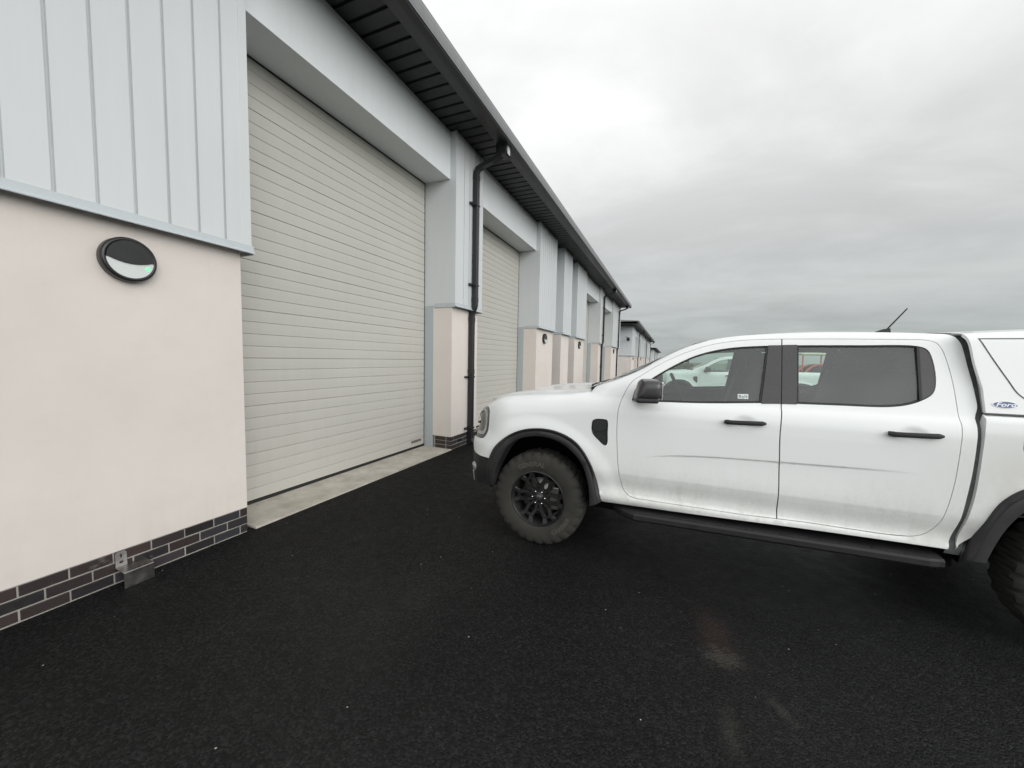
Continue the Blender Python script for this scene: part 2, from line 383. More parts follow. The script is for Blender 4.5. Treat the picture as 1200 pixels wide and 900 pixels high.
def chart(a,z,off=0.0):
    """(a,z)->(s,q,z) on the body side, wrapping round the nose for a<-.25"""
    if a>=-.25: return (a,qside(a,z)+off,z)
    l=min(-.25-a,DL[-1])
    lo,hi=0,len(DL)-1
    while hi-lo>1:
        m=(lo+hi)//2
        if DL[m]<=l: lo=m
        else: hi=m
    t=(l-DL[lo])/(DL[hi]-DL[lo]);p=DP[lo];q=DP[hi]
    s=p[0]+(q[0]-p[0])*t;w=p[1]+(q[1]-p[1])*t
    def tan(i):
        i0=max(i-1,0);i1=min(i+1,len(DP)-1);return (DP[i1][0]-DP[i0][0],DP[i1][1]-DP[i0][1])
    ta=tan(lo);tb=tan(hi);tx=ta[0]*(1-t)+tb[0]*t;ty=ta[1]*(1-t)+tb[1]*t
    m=math.hypot(tx,ty);nx,ny=ty/m,-tx/m
    d=qside(s,z)-QM
    wgt=sst(0,.4,l)
    # nose: stand the lower bumper out a little, lean the grille back
    d+=wgt*(-.026-.048*sst(.80,.97,z))
    d+=off
    return (s+nx*d,w+ny*d,z)
EXPO=0.0; SKY0=.435; SKY1=.80; SKYS=.75; SKYB=.62; SUNE=1.1
# ------------------------------------------------------------------ ground
def gz(y):
    """the yard is level by the first building and falls away to the north"""
    return interp([(28,0),(37,-.37),(70,-.8),(84,-1.2),(150,-1.9),(400,-2.2)],y) if y>28 else 0.0
def sheet(name,m,x0,x1,ys,dz,kind,nx=2):
    b=MB(); V=[];F=[]
    xs=[x0+(x1-x0)*i/(nx-1) for i in range(nx)]
    for y in ys:
        for x in xs: V.append((x,y,gz(y)+dz))
    for j in range(len(ys)-1):
        for i in range(nx-1): a=j*nx+i; F.append((a,a+1,a+nx+1,a+nx))
    b.add(V,F); o=b.build(name,m); tag(o,kind=kind); return o
ys=[-60,-20,0,10,20,28,30,33,37,45,55,70,77,84,100,120,150]
o=sheet('ground',M['grass'],-2500,2500,[-2500,-200]+ys+[200,400,2500],-.03,'structure')
o=sheet('asphalt_yard',M['asphalt'],-60,42,ys,0,'structure')
# ------------------------------------------------------------------ industrial units
XC,XR,XD,XL=-3.385,-3.445,-4.0,-3.50     # cladding face, render face, door plane, lintel face
ZC,ZS,ZO=2.48,5.30,4.55                  # cladding foot, soffit, door head
JP=.186
def clad_profile(y0,y1,first,edge0=True,edge1=True):
    """front profile of the standing panels as (depth,y): narrow grooves every JP"""
    P=[]
    e0=y0+(.065 if edge0 else 0); e1=y1-(.065 if edge1 else 0)
    P.append((0,y0)); 
    if edge0: P+= [(0,e0-.001),(-.004,e0+.001)]
    y=first
    while y<y0+.10: y+=JP
    base=-.004
    while y<y1-.10:
        P+= [(base,y-.010),(base-.020,y-.0075),(base-.020,y+.0075),(base,y+.010)]; y+=JP
    if edge1: P+= [(-.004,e1-.001),(0,e1+.001)]
    P.append((0,y1)); return P
def cladding(par,y0,y1,z0,z1,first,x=XC,back=-4.35,axis='y'):
    b=MB(); P=clad_profile(y0,y1,first)
    if axis=='y': poly=[(x+d,y) for d,y in P]+[(back,y1),(back,y0)]
    b.prism(poly,z0,z1,'z'); c=b.build('wall_cladding',M['clad'],par)
    # folded foot flashing: upstand, sloping drip and dark underside return
    f=MB(); 
    f.prism([(x+.004,z0+.045),(x+.008,z0+.045),(x+.012,z0-.002),(x+.040,z0-.022),(x+.038,z0-.028),(x+.004,z0-.012)],y0-.012,y1+.012,'y')
    f.box(x-.40,x+.004,y0-.012,y0-.002,z0-.03,z0+.04); f.box(x-.40,x+.004,y1+.002,y1+.012,z0-.03,z0+.04)
    f.build('foot_flashing',M['trim'],c)
    return c
def bricks(par,x,y0,y1,nc=3,ph=0,side=True):
    back=x-.35
    mo=MB(); mo.box(back,x-.004,y0+.003,y1-.003,-.15,.2235)
    b=MB(); cols=[]
    rnd=random.Random(int(y0*100)+5)
    for r in range(nc):
        z0=.0085+.0735*r; z1=z0+.0645
        y=y0-((.1025 if (r+ph)%2 else 0)); 
        while y<y1-.01:
            a=max(y,y0); c=min(y+.1965,y1)
            if c-a>.02:
                n0=len(b.f); b.bbox(x-.10+.004,x+rnd.uniform(-.0015,.0015),a,c,z0+rnd.uniform(-.001,.001),z1,.003)
                cc=(rnd.random(),rnd.random(),rnd.random(),1); cols+= [cc]*(len(b.f)-n0)
            y+=.205
        if side:
            for ys_,sg in ((y0,-1),(y1,1)):
                xx=x-.1-.01
                while xx>back+.03:
                    a=max(xx-.215,back); n0=len(b.f)
                    if sg<0: b.bbox(a,xx,ys_,ys_+.05,z0,z1,.003)
                    else: b.bbox(a,xx,ys_-.05,ys_,z0,z1,.003)
                    cols+= [(rnd.random(),rnd.random(),rnd.random(),1)]*(len(b.f)-n0); xx-=.225
    o=b.build('brick_plinth',M['brick'],par)
    at=o.data.color_attributes.new('bc','FLOAT_COLOR','CORNER'); k=0
    for p in o.data.polygons:
        for li in p.loop_indices: at.data[li].color=cols[p.index]
    mo.build('mortar',M['mortar'],o); return o
def roller_door(par,y0,y1):
    yd0,yd1=y0+.012,y1-.012
    n=36; h=(ZO-.055)/n; P=[(XD-.04,.055)]
    for i in range(n):
        z0=.055+i*h; z1=z0+h
        P+= [(XD,z0+.004),(XD+.0015,z0+h*.5),(XD,z1-.006),(XD-.007,z1-.0025)]
        if i%4==3: P+= [(XD-.011,z1-.001)]
    P+= [(XD-.01,ZO),(XD-.04,ZO)]
    b=MB(); b.prism(P,yd0,yd1,'y'); d=b.build('roller_door',M['door'],par)
    f=MB(); f.box(XD-.10,XD-.012,y0,y0+.012,0.003,ZO); f.box(XD-.10,XD-.012,y1-.012,y1,0.003,ZO); f.box(XD-.10,XD+.012,y0,y1,ZO-.016,ZO-.001)
    f.box(XD-.03,XD+.006,y1-.012,y1-.003,.02,ZO-.016); f.box(XD-.03,XD+.006,y0+.003,y0+.012,.02,ZO-.016)
    f.build('door_gasket',M['door_dark'],d)
    s=MB(); s.tube([(XD-.02,yd0,.03),(XD-.02,yd1,.03)],.028,8); s.box(XD-.035,XD+.004,yd0,yd1,.035,.054); s.build('bottom_seal',M['door_dark'],d)
    p=MB(); p.bbox(XD+.0012,XD+.006,y1-.36,y1-.09,.125,.165,.002); 
    pl=p.build('maker_plate',M['plate'],d)
    for k in range(7):
        q=MB(); 
    w=MB()
    for k in range(8):
        a=y1-.34+k*.031; w.box(XD+.0058,XD+.0066,a,a+.018,.137,.153)
    w.build('plate_print',M['platep'],pl)
    return d
M['plate']=mat('brown_maker_plate',(.10,.075,.06),.4,var=(30,.2)); M['platep']=mat('plate_lettering',(.30,.26,.22),.5,var=(30,.1))
def downpipe(par,yp,dz=0):
    b=MB(); xw=XC+.055
    def sq(pts,w=.047,d=.037):
        # rectangular pipe swept through x-z points at constant y
        n=len(pts); V=[];F=[]
        for i,(x,z) in enumerate(pts):
            a=pts[max(i-1,0)]; c=pts[min(i+1,n-1)]; t0=Vector((x-a[0],z-a[1])); t1=Vector((c[0]-x,c[1]-z))
            t=(t0.normalized() if t0.length else t1.normalized())+(t1.normalized() if t1.length else t0.normalized()); t.normalize()
            nrm=Vector((-t.y,t.x)); k=1/max(.6,abs((t1.normalized() if t1.length else t0.normalized()).dot(t)))
            for sy,sn in ((-1,-1),(1,-1),(1,1),(-1,1)): V.append((x+nrm.x*d*k*sn,yp+w*sy,z+nrm.y*d*k*sn))
        for i in range(n-1):
            for k in range(4): F.append((i*4+k,i*4+(k+1)%4,(i+1)*4+(k+1)%4,(i+1)*4+k))
        F+= [(0,1,2,3),tuple(range(4*n-4,4*n))[::-1]]; b.add(V,F)
    sq([(-2.84,5.14),(-2.86,5.10),(-3.02,5.035),(-3.20,4.985),(-3.30,4.945),(xw,4.88),(xw,2.56),(xw-.01,2.52),(xw-.055,2.40),(xw-.06,2.36),(xw-.06,.10),(xw-.04,.04),(xw-.02,.02)])
    # sockets
    for z in (4.80,2.66,2.30,1.35): x=xw if z>2.5 else xw-.06; b.box(x-.042,x+.042,yp-.052,yp+.052,z-.04,z+.04)
    o=b.build('downpipe',M['black'],par)
    for z in (4.32,2.91,1.25,.30):
        x=xw if z>2.5 else xw-.06; c=MB(); c.box(x-.052,x-.03,yp-.16,yp+.06,z-.018,z+.018); c.lathe([(.0001,.03),(.018,.026),(.022,.0),(.018,-.02)],10,'x',(x-.03,yp-.14,z)); c.box(x-.03,x+.046,yp-.062,yp+.062,z-.015,z+.015)
        c.box(x-.20,x-.03,yp-.15,yp-.13,z-.008,z+.008); c.build('pipe_clip',M['black'],o)
    h=MB(); h.prism([(-2.90,5.12),(-2.79,5.12),(-2.755,5.16),(-2.755,5.34),(-2.95,5.34),(-2.95,5.16)],yp-.02,yp+.20,'y'); h.build('outlet_box',M['black'],o)
    r=MB(); r.box(-2.754,-2.748,yp+.03,yp+.13,5.13,5.34); r.build('outlet_bright_face',M['pale_face'],o)  # pale strip added as the outlet's bright face, sky reflection in its colour
    return o
M['pale_face']=mat('sky_lit_outlet_face',(.62,.63,.64),.35,metal=.3,var=(10,.1))
def unit(name,label,Y0,Y1,piers,big,small,pipes,dz,gable0=None,backx=-15.0,roof0=None,roof1=None,near=False):
    """row of units: piers [(y0,y1)], big door bays, small door bays"""
    T=thing(name,label,'building',(0,0,0)); 
    for i,(a,c) in enumerate(piers):
        cladding(T,a,c,ZC,ZS-.002,a+.186*.5 if a>2 else 1.057-JP*12)
        b=MB(); b.box(-3.82,XR,a+.004,c-.06,.2262,ZC-.001); b.build('rendered_wall',M['render'],T)
        if near or i<3: bricks(T,XR+.001,a+.006,c-.062,ph=0 if i==0 else 1)
        st=MB(); st.box(-4.3,-3.821,a+.0,c-.0,-.1,ZC-.001); st.build('steel_post',M['steel_grey'],T)
    for (a,c) in big:
        b=MB(); b.box(-4.05,XL,a+.001,c-.001,ZO,ZS-.001); b.box(XL-.006,XL+.0015,a+.001,c-.001,ZO-.010,ZO+.010); b.build('lintel_panel',M['lintel'],T)
        roller_door(T,a+.001,c-.001)
        s=MB(); s.prism([(-4.2,-.1),(-3.425,-.1),(-3.425,.012),(-3.43,.016),(-4.2,.022)],a+.001,c-.001,'y'); s.build('concrete_threshold',M['concrete'],T)
    for (a,c) in small:
        b=MB(); b.box(-4.3,-3.98,a+.001,c-.001,2.30,ZS-.001); b.build('recess_panel',M['trim'],T)
        d=MB(); d.bbox(-4.02,-3.97,a+.05,c-.05,.03,2.28,.004); d.box(-4.3,-4.021,a+.001,c-.001,-.1,2.299); dd=d.build('entrance_door',M['dark_door'],T)
        g=MB(); g.bbox(-3.972,-3.966,a+.22,c-.22,1.1,2.05,.002); g.build('door_glass',M['glassdk'],dd)
        h=MB(); h.tube([(-3.965,c-.15,.95),(-3.93,c-.15,.95),(-3.93,c-.15,1.25),(-3.965,c-.15,1.25)],.009,8); h.build('door_handle',M['inox'],dd)
        s=MB(); s.box(-4.2,-3.43,a+.001,c-.001,-.1,.018); s.build('concrete_threshold',M['concrete'],T)
    # back, ends and roof
    b=MB(); b.box(backx,-4.36,Y0+.12,Y1-.02,-1.,ZS-.02); b.build('rear_block',M['clad'],T)
    # gable ends: cladding with joints above render
    if gable0 is not None:
        P=[]; x=-3.50
        P.append((XC-.06,gable0))
        x=XC-.16
        while x>backx+.2:
            P+= [(x+.009,gable0),(x+.005,gable0+.014),(x-.005,gable0+.014),(x-.009,gable0)]; x-=JP*2
        P+= [(backx,gable0),(backx,gable0+.115),(XC-.06,gable0+.115)]
        g=MB(); g.prism(P,ZC,ZS-.03,'z'); cl=g.build('gable_cladding',M['clad'],T)
        f=MB(); f.box(backx,XC+.02,gable0-.03,gable0-.001,ZC-.02,ZC+.03); f.build('foot_flashing',M['trim'],cl)
        r=MB(); r.box(backx,-3.825,gable0+.05,gable0+.119,.0,ZC-.001); r.build('rendered_wall',M['render'],T)
    R0=roof0 if roof0 is not None else Y0; R1=roof1 if roof1 is not None else Y1
    s=MB(); n=int((R1-R0)/.2); P=[(R0,ZS+.05)]
    for i in range(n):
        y=R0+.2*i; P+= [(y+.012,ZS),(y+.155,ZS),(y+.163,ZS+.026),(y+.192,ZS+.026),(y+.2,ZS)]
    P+= [(R1,ZS),(R1,ZS+.05)]
    s.prism([(p[0],p[1]) for p in P],backx,-2.925,'x'); s.build('soffit',M['soffit'],T)
    g=MB(); g.prism([(-2.922,5.50),(-2.922,5.285),(-2.912,5.272),(-2.775,5.262),(-2.700,5.268),(-2.692,5.28),(-2.692,5.50)],R0,R1,'y'); gu=g.build('gutter',M['black'],T)
    l=MB(); l.prism([(-2.765,5.255),(-2.755,5.248),(-2.747,5.255),(-2.750,5.263),(-2.762,5.263)],R0,R1,'y')
    f=MB(); f.prism([(-2.691,5.305),(-2.682,5.300),(-2.676,5.35),(-2.678,5.43),(-2.690,5.49),(-2.715,5.535),(-2.76,5.565),(-2.83,5.58),(backx,5.58+.06*(abs(backx)-2.83)),(backx,5.52),(-2.84,5.52)],R0-.03,R1+.03,'y',smooth=False)
    f.build('roof_sheet',M['fascia'],T)
    for yp in pipes: downpipe(T,yp)
    T.location=(0,0,dz)
    return T
near=unit('industrial_unit_row','long pale grey clad unit row with cream piers and roller doors, nearest, filling the left',-.6,27.6,
     [(-.6,2.19),(5.53,6.50),(9.88,11.5),(12.4,13.5),(14.35,16.05),(19.5,20.62),(24.02,27.6)],
     [(2.19,5.53),(6.50,9.88),(16.05,19.5),(20.62,24.02)],[(11.5,12.4),(13.5,14.35)],[6.13,20.25,26.5],0,near=True)
mid=unit('industrial_unit_row','second clad unit row, its gable end facing the camera beyond the nearest row',37.2,70.5,
     [(37.2,40.1),(43.5,44.7),(48.1,49.7),(50.6,51.7),(52.5,54.1),(57.5,58.7),(62.1,63.7),(64.6,65.7),(66.5,70.5)],
     [(40.1,43.5),(44.7,48.1),(54.1,57.5),(58.7,62.1)],[(49.7,50.6),(51.7,52.5),(63.7,64.6),(65.7,66.5)],[44.2,58.1,69.5],-.37,gable0=37.1,roof0=35.5,roof1=70.6)
far=unit('industrial_unit_row','third and farthest unit row, only its upper corner showing above the truck windscreen',84.,118.,
     [(84,86.9),(90.3,91.5),(94.9,96.5),(97.4,98.5),(99.3,100.9),(104.3,105.5),(108.9,118)],
     [(86.9,90.3),(91.5,94.9),(100.9,104.3),(105.5,108.9)],[(96.5,97.4),(98.5,99.3)],[91.,105.],-1.15,gable0=83.9,roof0=83,roof1=118)
for o_ in (near,mid,far): o_['group']='industrial unit rows'
# ------------------------------------------------------------------ wall lamps
def wall_lamp_proto():
    T=thing('wall_lamp','round black bulkhead lamp with white half-moon diffuser and green glow on the nearest rendered wall','wall lamp',(XR,1.385,2.214),'round wall lamps')
    R=.146
    b=MB(); b.lathe([(.0001,.0),(R-.004,.0),(R,.006),(R,.050),(R-.004,.060),(R-.014,.066),(R-.022,.064),(R-.026,.055),(.0001,.055)],64,'x'); b.build('lamp_body',M['plastic'],T)
    # hood: upper part closed by a curved brow line, standing proud of the diffuser
    n=40; ri=R-.024; up=[]
    a0=math.radians(-2)
    arc=[(ri*math.cos(t),ri*math.sin(t)) for t in [a0+(PI-2*a0)*i/n for i in range(n+1)]]
    brow=[(-ri*math.cos(a0)+(2*ri*math.cos(a0))*i/24,) for i in range(25)]
    br=[(x[0],ri*math.sin(a0)-.030*(1-(x[0]/ri)**2)*1.0+.006) for x in brow]
    poly=arc+br[1:-1]
    h=MB(); h.prism(poly,.056,.070,'x'); h.build('lamp_hood',M['plastic'],T)
    low=[(ri*math.cos(t),ri*math.sin(t)) for t in [PI-a0+(PI+2*a0)*i/n for i in range(n+1)]]
    poly2=low+[(x,z-.0008) for x,z in br[::-1]][1:-1]
    d=MB(); d.prism(poly2,.0555,.064,'x'); df=d.build('lamp_diffuser',M['opal'],T)
    g=MB(); g.lathe([(.0001,.0655),(.009,.0652),(.015,.0642)],20,'x',(0,.088,-.046)); 
    g.build('indicator_light',M['led'],df)
    return T
wl=wall_lamp_proto()
def lamp(y,z,label,dz=0,x=XR):
    c=copy_tree(wl); c.location=(x,y,z+dz); c['label']=label; return c
lamp(10.55,2.20,'round black wall lamp on the rendered pier just right of the second roller door')
lamp(15.1,2.20,'round black wall lamp on the rendered pier above the middle of the truck bonnet')
lamp(25.0,2.20,'small round black wall lamp on the last pier of the nearest row')
lamp(38.7,2.20,'tiny black wall lamp on the first pier of the second unit row',-.37)
lamp(48.9,2.20,'tiny black wall lamp farther along the second unit row',-.37)
# ------------------------------------------------------------------ bracket at the brick foot
T=thing('wall_bracket','folded stainless steel bracket with a keyhole tab at the foot of the brick course','bracket',(XR,1.325,0))
b=MB(); b.prism([(0,.117),(.118,.108),(.122,.104),(.124,-.01),(.120,-.01),(.117,.103),(.0,.112)],-.075,.085,'y'); 
b2=MB(); 
# (x,z) prism extruded along y
b.build('folded_plate',M['inoxp'],T)
b=MB(); n=14
def holed_plate(w,h):
    bm=bmesh.new()
    out=[(-w,0),(w,0),(w,h-.012),(w-.012,h),(-w+.012,h),(-w,h-.012)]
    def circ(cx,cz,r): return [(cx+r*math.cos(2*PI*i/14),cz+r*math.sin(2*PI*i/14)) for i in range(14)]
    c1=circ(0,.032,.011); slot=[(-.005,.062),(.005,.062),(.005,.088),(-.005,.088)]
    vs=out+c1+slot; ed=[]
    k=0
    for L_ in (out,c1,slot):
        ed+= [(k+i,k+(i+1)%len(L_)) for i in range(len(L_))]; k+=len(L_)
    r=delaunay_2d_cdt([Vector(p) for p in vs],ed,[],0,1e-6)
    V=[tuple(p) for p in r[0]]; F=[]
    def inside(p,poly):
        c=False;j=len(poly)-1
        for i in range(len(poly)):
            if (poly[i][1]>p[1])!=(poly[j][1]>p[1]) and p[0]<(poly[j][0]-poly[i][0])*(p[1]-poly[i][1])/(poly[j][1]-poly[i][1])+poly[i][0]: c=not c
            j=i
        return c
    for f in r[2]:
        cx=sum(V[i][0] for i in f)/3; cz=sum(V[i][1] for i in f)/3
        if inside((cx,cz),out) and not inside((cx,cz),c1) and not inside((cx,cz),slot): F.append(tuple(f))
    return V,F
V,F=holed_plate(.030,.105)
b.add([(.0035,p[0]-.042,p[1]+.114) for p in V]+[(.0075,p[0]-.042,p[1]+.114) for p in V],[f for f in F]+[tuple(i+len(V) for i in f) for f in F])
b.box(.0035,.0075,-.072,-.0715,.114,.20)
b.build('keyhole_tab',M['inox'],T)
# ------------------------------------------------------------------ camera on the second row's gable corner
T=thing('security_camera','dark dome security camera on a bracket at the gable corner of the second unit row','security camera',(XC-.35,37.1,4.0-.37))
b=MB(); b.tube([(0,0,0),(0,-.45,.10)],.03,8); b.box(-.09,.09,-.0,.04,-.12,.12); b.build('bracket',M['steel_grey'],T)
b=MB(); b.lathe([(.0001,.16),(.12,.15),(.15,.06),(.15,.0),(.13,-.10),(.08,-.17),(.0001,-.20)],20,'z',(0,-.5,.0)); b.build('camera_dome',M['plastic'],T)
b=MB(); b.box(-.22,-.10,-.06,0,.15,.30); b.build('junction_box',M['steel_grey'],T)
# ------------------------------------------------------------------ pickup truck (x rearwards from the front axle, y = -q, z up)
M['white']=paint_mat('white_truck_paint',(.80,.82,.815),1.0)
M['blackp']=mat('black_textured_plastic',(.014,.014,.015),.62,bump=(300,.25,.001),var=(12,.2))
M['step']=mat('black_step_plastic',(.010,.010,.010),.6,bump=(250,.2,.001),var=(10,.25))
M['flare']=mat('black_wheel_arch_plastic',(.019,.018,.019),.55,bump=(250,.2,.001),var=(10,.25))
M['gloss']=mat('gloss_black_trim',(.030,.029,.030),.28,coat=.3,var=(5,.1))
M['gapg']=mat('grey_gap_fill',(.085,.088,.088),.8,var=(30,.3))  # grey of the shaded, dusty cab gap; also serves canopy seam and gasket
M['dark']=mat('dark_underbody',(.004,.004,.004),.95,var=(5,.3),spec=.05)
M['glass']=glass_mat('tinted_side_glass',(.84,.95,.90),.065,.075,(.50,.56,.54))
M['wglass']=glass_mat('windscreen_glass',(.62,.70,.68),.08,.05)
M['tyre']=mat('dusty_tyre_rubber',(.028,.027,.023),.85,bump=(120,.4,.001),var=(9,.35))
M['tread']=mat('dusty_tyre_lettering',(.070,.068,.058),.8,var=(20,.2))
M['rim']=mat('satin_black_alloy',(.024,.024,.025),.34,metal=.3,var=(14,.3))
M['rimd']=mat('dark_wheel_barrel',(.010,.010,.010),.6,var=(10,.2))
M['disc']=mat('brake_metal',(.20,.195,.185),.4,metal=.9,var=(20,.3))
M['chrome']=mat('bright_metal',(.75,.75,.75),.15,metal=1,var=(20,.05))
M['lamp']=mat('headlamp_lens',(.30,.31,.30),.10,coat=1,spec=.8,var=(18,.35))
M['lampd']=mat('headlamp_housing',(.06,.06,.058),.25,coat=.6,var=(18,.3))
M['seat']=mat('grey_seat_fabric',(.055,.058,.058),.9,bump=(150,.3,.001),var=(10,.2))
M['cabin']=mat('grey_cabin_trim',(.05,.055,.055),.8,var=(6,.2))
M['head']=mat('pale_headlining',(.22,.23,.22),.9,var=(6,.1))
M['red']=mat('red_lamp_lens',(.35,.01,.01),.15,coat=1,var=(10,.1))
M['blue']=mat('blue_badge_enamel',(.012,.035,.16),.25,coat=1,var=(20,.05))
M['badgew']=mat('silver_badge_lettering',(.62,.65,.68),.25,metal=.5,var=(30,.05))
M['sticker']=mat('white_paper_sticker',(.70,.74,.72),.6,var=(30,.05)); M['stickp']=mat('grey_sticker_print',(.28,.32,.32),.6,var=(30,.1))
def inpoly(p,poly):
    c=False;j=len(poly)-1;x,y=p
    for i in range(len(poly)):
        xi,yi=poly[i];xj,yj=poly[j]
        if (yi>y)!=(yj>y) and x<(xj-xi)*(y-yi)/(yj-yi)+xi: c=not c
        j=i
    return c
def outline(pts,st=.022,closed=True):
    """None in the list marks a corner; runs between corners are splined"""
    if None in pts:
        segs=[];cur=[]
        for p in pts:
            if p is None:
                if len(cur)>0: segs.append(cur)
                cur=[]
            else: cur.append(p)
        if cur: segs.append(cur)
    else: segs=[pts]
    out=[]
    single=len(segs)==1 and None not in pts and closed
    for sg in segs:
        n=len(sg)
        if n==1: out.append(sg[0]); continue
        rng_=n if single else n-1
        for i in range(rng_):
            g=(lambda k: sg[k%n]) if single else (lambda k: sg[max(0,min(n-1,k))])
            p0,p1,p2,p3=g(i-1),g(i),g(i+1),g(i+2)
            if not single and i==0: p0=(2*p1[0]-p2[0],2*p1[1]-p2[1])
            if not single and i==n-2: p3=(2*p2[0]-p1[0],2*p2[1]-p1[1])
            d=math.hypot(p2[0]-p1[0],p2[1]-p1[1]); m=max(1,int(math.ceil(d/st)))
            d0=max(math.hypot(p1[0]-p0[0],p1[1]-p0[1]),1e-6)**.5; d1=max(d,1e-6)**.5; d2=max(math.hypot(p3[0]-p2[0],p3[1]-p2[1]),1e-6)**.5
            m1=[((p1[k]-p0[k])/d0-(p2[k]-p0[k])/(d0+d1)+(p2[k]-p1[k])/d1)*d1 for k in (0,1)]
            m2=[((p2[k]-p1[k])/d1-(p3[k]-p1[k])/(d1+d2)+(p3[k]-p2[k])/d2)*d1 for k in (0,1)]
            for j in range(m):
                t=j/m; h=(2*t**3-3*t*t+1,t**3-2*t*t+t,-2*t**3+3*t*t,t**3-t*t)
                out.append(tuple(h[0]*p1[k]+h[1]*m1[k]+h[2]*p2[k]+h[3]*m2[k] for k in (0,1)))
        if not single: out.append(sg[-1])
    # densify straight runs, drop duplicates
    res=[]
    n=len(out)
    for i in range(n):
        a=out[i]; b=out[(i+1)%n]; 
        if res and math.hypot(a[0]-res[-1][0],a[1]-res[-1][1])<.002: continue
        res.append(a)
        if closed or i<n-1:
            d=math.hypot(b[0]-a[0],b[1]-a[1]); m=int(d/st)
            for j in range(1,m+1):
                t=j/(m+1); res.append((a[0]+(b[0]-a[0])*t,a[1]+(b[1]-a[1])*t))
    if closed and math.hypot(res[0][0]-res[-1][0],res[0][1]-res[-1][1])<.002: res.pop()
    return res
def inset(poly,d):
    """move a closed polygon inwards by d"""
    n=len(poly); A=sum(poly[i][0]*poly[(i+1)%n][1]-poly[(i+1)%n][0]*poly[i][1] for i in range(n)); sg=1 if A>0 else -1
    out=[]
    for i in range(n):
        a=poly[i-1];b=poly[i];c=poly[(i+1)%n]
        def nn(p,q):
            L=math.hypot(q[0]-p[0],q[1]-p[1]) or 1; return (-(q[1]-p[1])/L*sg,(q[0]-p[0])/L*sg)
        n1=nn(a,b);n2=nn(b,c);m=(n1[0]+n2[0],n1[1]+n2[1]);L=m[0]**2+m[1]**2
        k=2/max(L,.8); out.append((b[0]+m[0]*d*k/1.,b[1]+m[1]*d*k/1.) if False else (b[0]+m[0]*d*min(k,1.4)/1.,b[1]+m[1]*d*min(k,1.4)/1.))
    return out
def flat(poly,f): return [f(*p) for p in poly]
def sidefn(prof,off=0.0):
    def f(a,z):
        if prof is qside: s,q,z2=chart(a,z,off)
        else: s,q,z2=a,prof(a,z)+off,z
        return (s,-q,z2)
    return f
def panel(mb,fn,poly,holes=(),h=.03,rim=.02,mirror=False,mi=0,extra=()):
    """sheet over a planar outline with holes, mapped by fn to 3-D, with an inward return along every edge"""
    loops=[poly]+list(holes); V=[];E=[];k=0
    for L_ in loops:
        V+=L_; E+=[(k+i,k+(i+1)%len(L_)) for i in range(len(L_))]; k+=len(L_)
    x0=min(p[0] for p in poly);x1=max(p[0] for p in poly);z0=min(p[1] for p in poly);z1=max(p[1] for p in poly)
    cell={}
    for p in V: cell.setdefault((int(p[0]/h),int(p[1]/h)),[]).append(p)
    i0=int(x0/h)-1
    cand=[(p,.0035) for p in extra]+[(((i+.5*(j%2))*h,j*h),None) for i in range(i0,int(x1/h)+2) for j in range(int(z0/h)-1,int(z1/h)+2)]
    for _ in (0,):
        for p,tol in cand:
            if not inpoly(p,poly) or any(inpoly(p,q) for q in holes): continue
            ci,cj=int(p[0]/h),int(p[1]/h); ok=True
            for a in (-1,0,1):
                for b in (-1,0,1):
                    for q in cell.get((ci+a,cj+b),()):
                        if (q[0]-p[0])**2+(q[1]-p[1])**2<(tol or .45*h)**2: ok=False;break
                    if not ok: break
                if not ok: break
            if ok:
                V.append(p)
                if tol: cell.setdefault((int(p[0]/h),int(p[1]/h)),[]).append(p)
    r=delaunay_2d_cdt([Vector(p) for p in V],E,[],0,1e-7)
    P=[(p[0],p[1]) for p in r[0]]; F=[]
    for f in r[2]:
        c=(sum(P[i][0] for i in f)/3,sum(P[i][1] for i in f)/3)
        if inpoly(c,poly) and not any(inpoly(c,q) for q in holes):
            a,b,d=[P[i] for i in f]
            if (b[0]-a[0])*(d[1]-a[1])-(b[1]-a[1])*(d[0]-a[0])<0: f=f[::-1]
            F.append(tuple(f))
    used=sorted(set(i for f in F for i in f)); mp={u:i for i,u in enumerate(used)}
    P=[P[u] for u in used]; F=[tuple(mp[i] for i in f) for f in F]
    X=[];Nn={}
    e=.0015
    sgn=-1 if mirror else 1
    for i,p in enumerate(P):
        c=Vector(fn(*p)); du=Vector(fn(p[0]+e,p[1]))-Vector(fn(p[0]-e,p[1])); dv=Vector(fn(p[0],p[1]+e))-Vector(fn(p[0],p[1]-e))
        n=du.cross(dv); n=n.normalized() if n.length>1e-12 else Vector((0,-1,0))
        c.y*=sgn; n.y*=sgn
        X.append(c); Nn[i]=n
    if mirror: F=[f[::-1] for f in F]
    mb.add([v[:] for v in X],F,True,mi,{i:n[:] for i,n in Nn.items()})
    if rim:
        cnt={}
        for f in F:
            for a,b in zip(f,f[1:]+f[:1]): cnt[(a,b)]=cnt.get((a,b),0)+1
        bd=[k for k in cnt if (k[1],k[0]) not in cnt]
        vs=[];fs=[]
        for a,b in bd:
            k=len(vs); vs+=[X[a][:],X[b][:],(X[b]-Nn[b]*rim)[:],(X[a]-Nn[a]*rim)[:]]; fs.append((k+1,k,k+3,k+2))
        mb.add(vs,fs,False,mi)
    return mb
def both(name,mat_,par,fn,poly,holes=(),h=.03,rim=.02,extra=None):
    """near-side and far-side object of the same part"""
    r=[]
    for m_ in (False,True):
        b=MB(); panel(b,fn,poly,holes,h,rim,m_); r.append(b.build(name,mat_,par))
    return r
S=sidefn(qside)
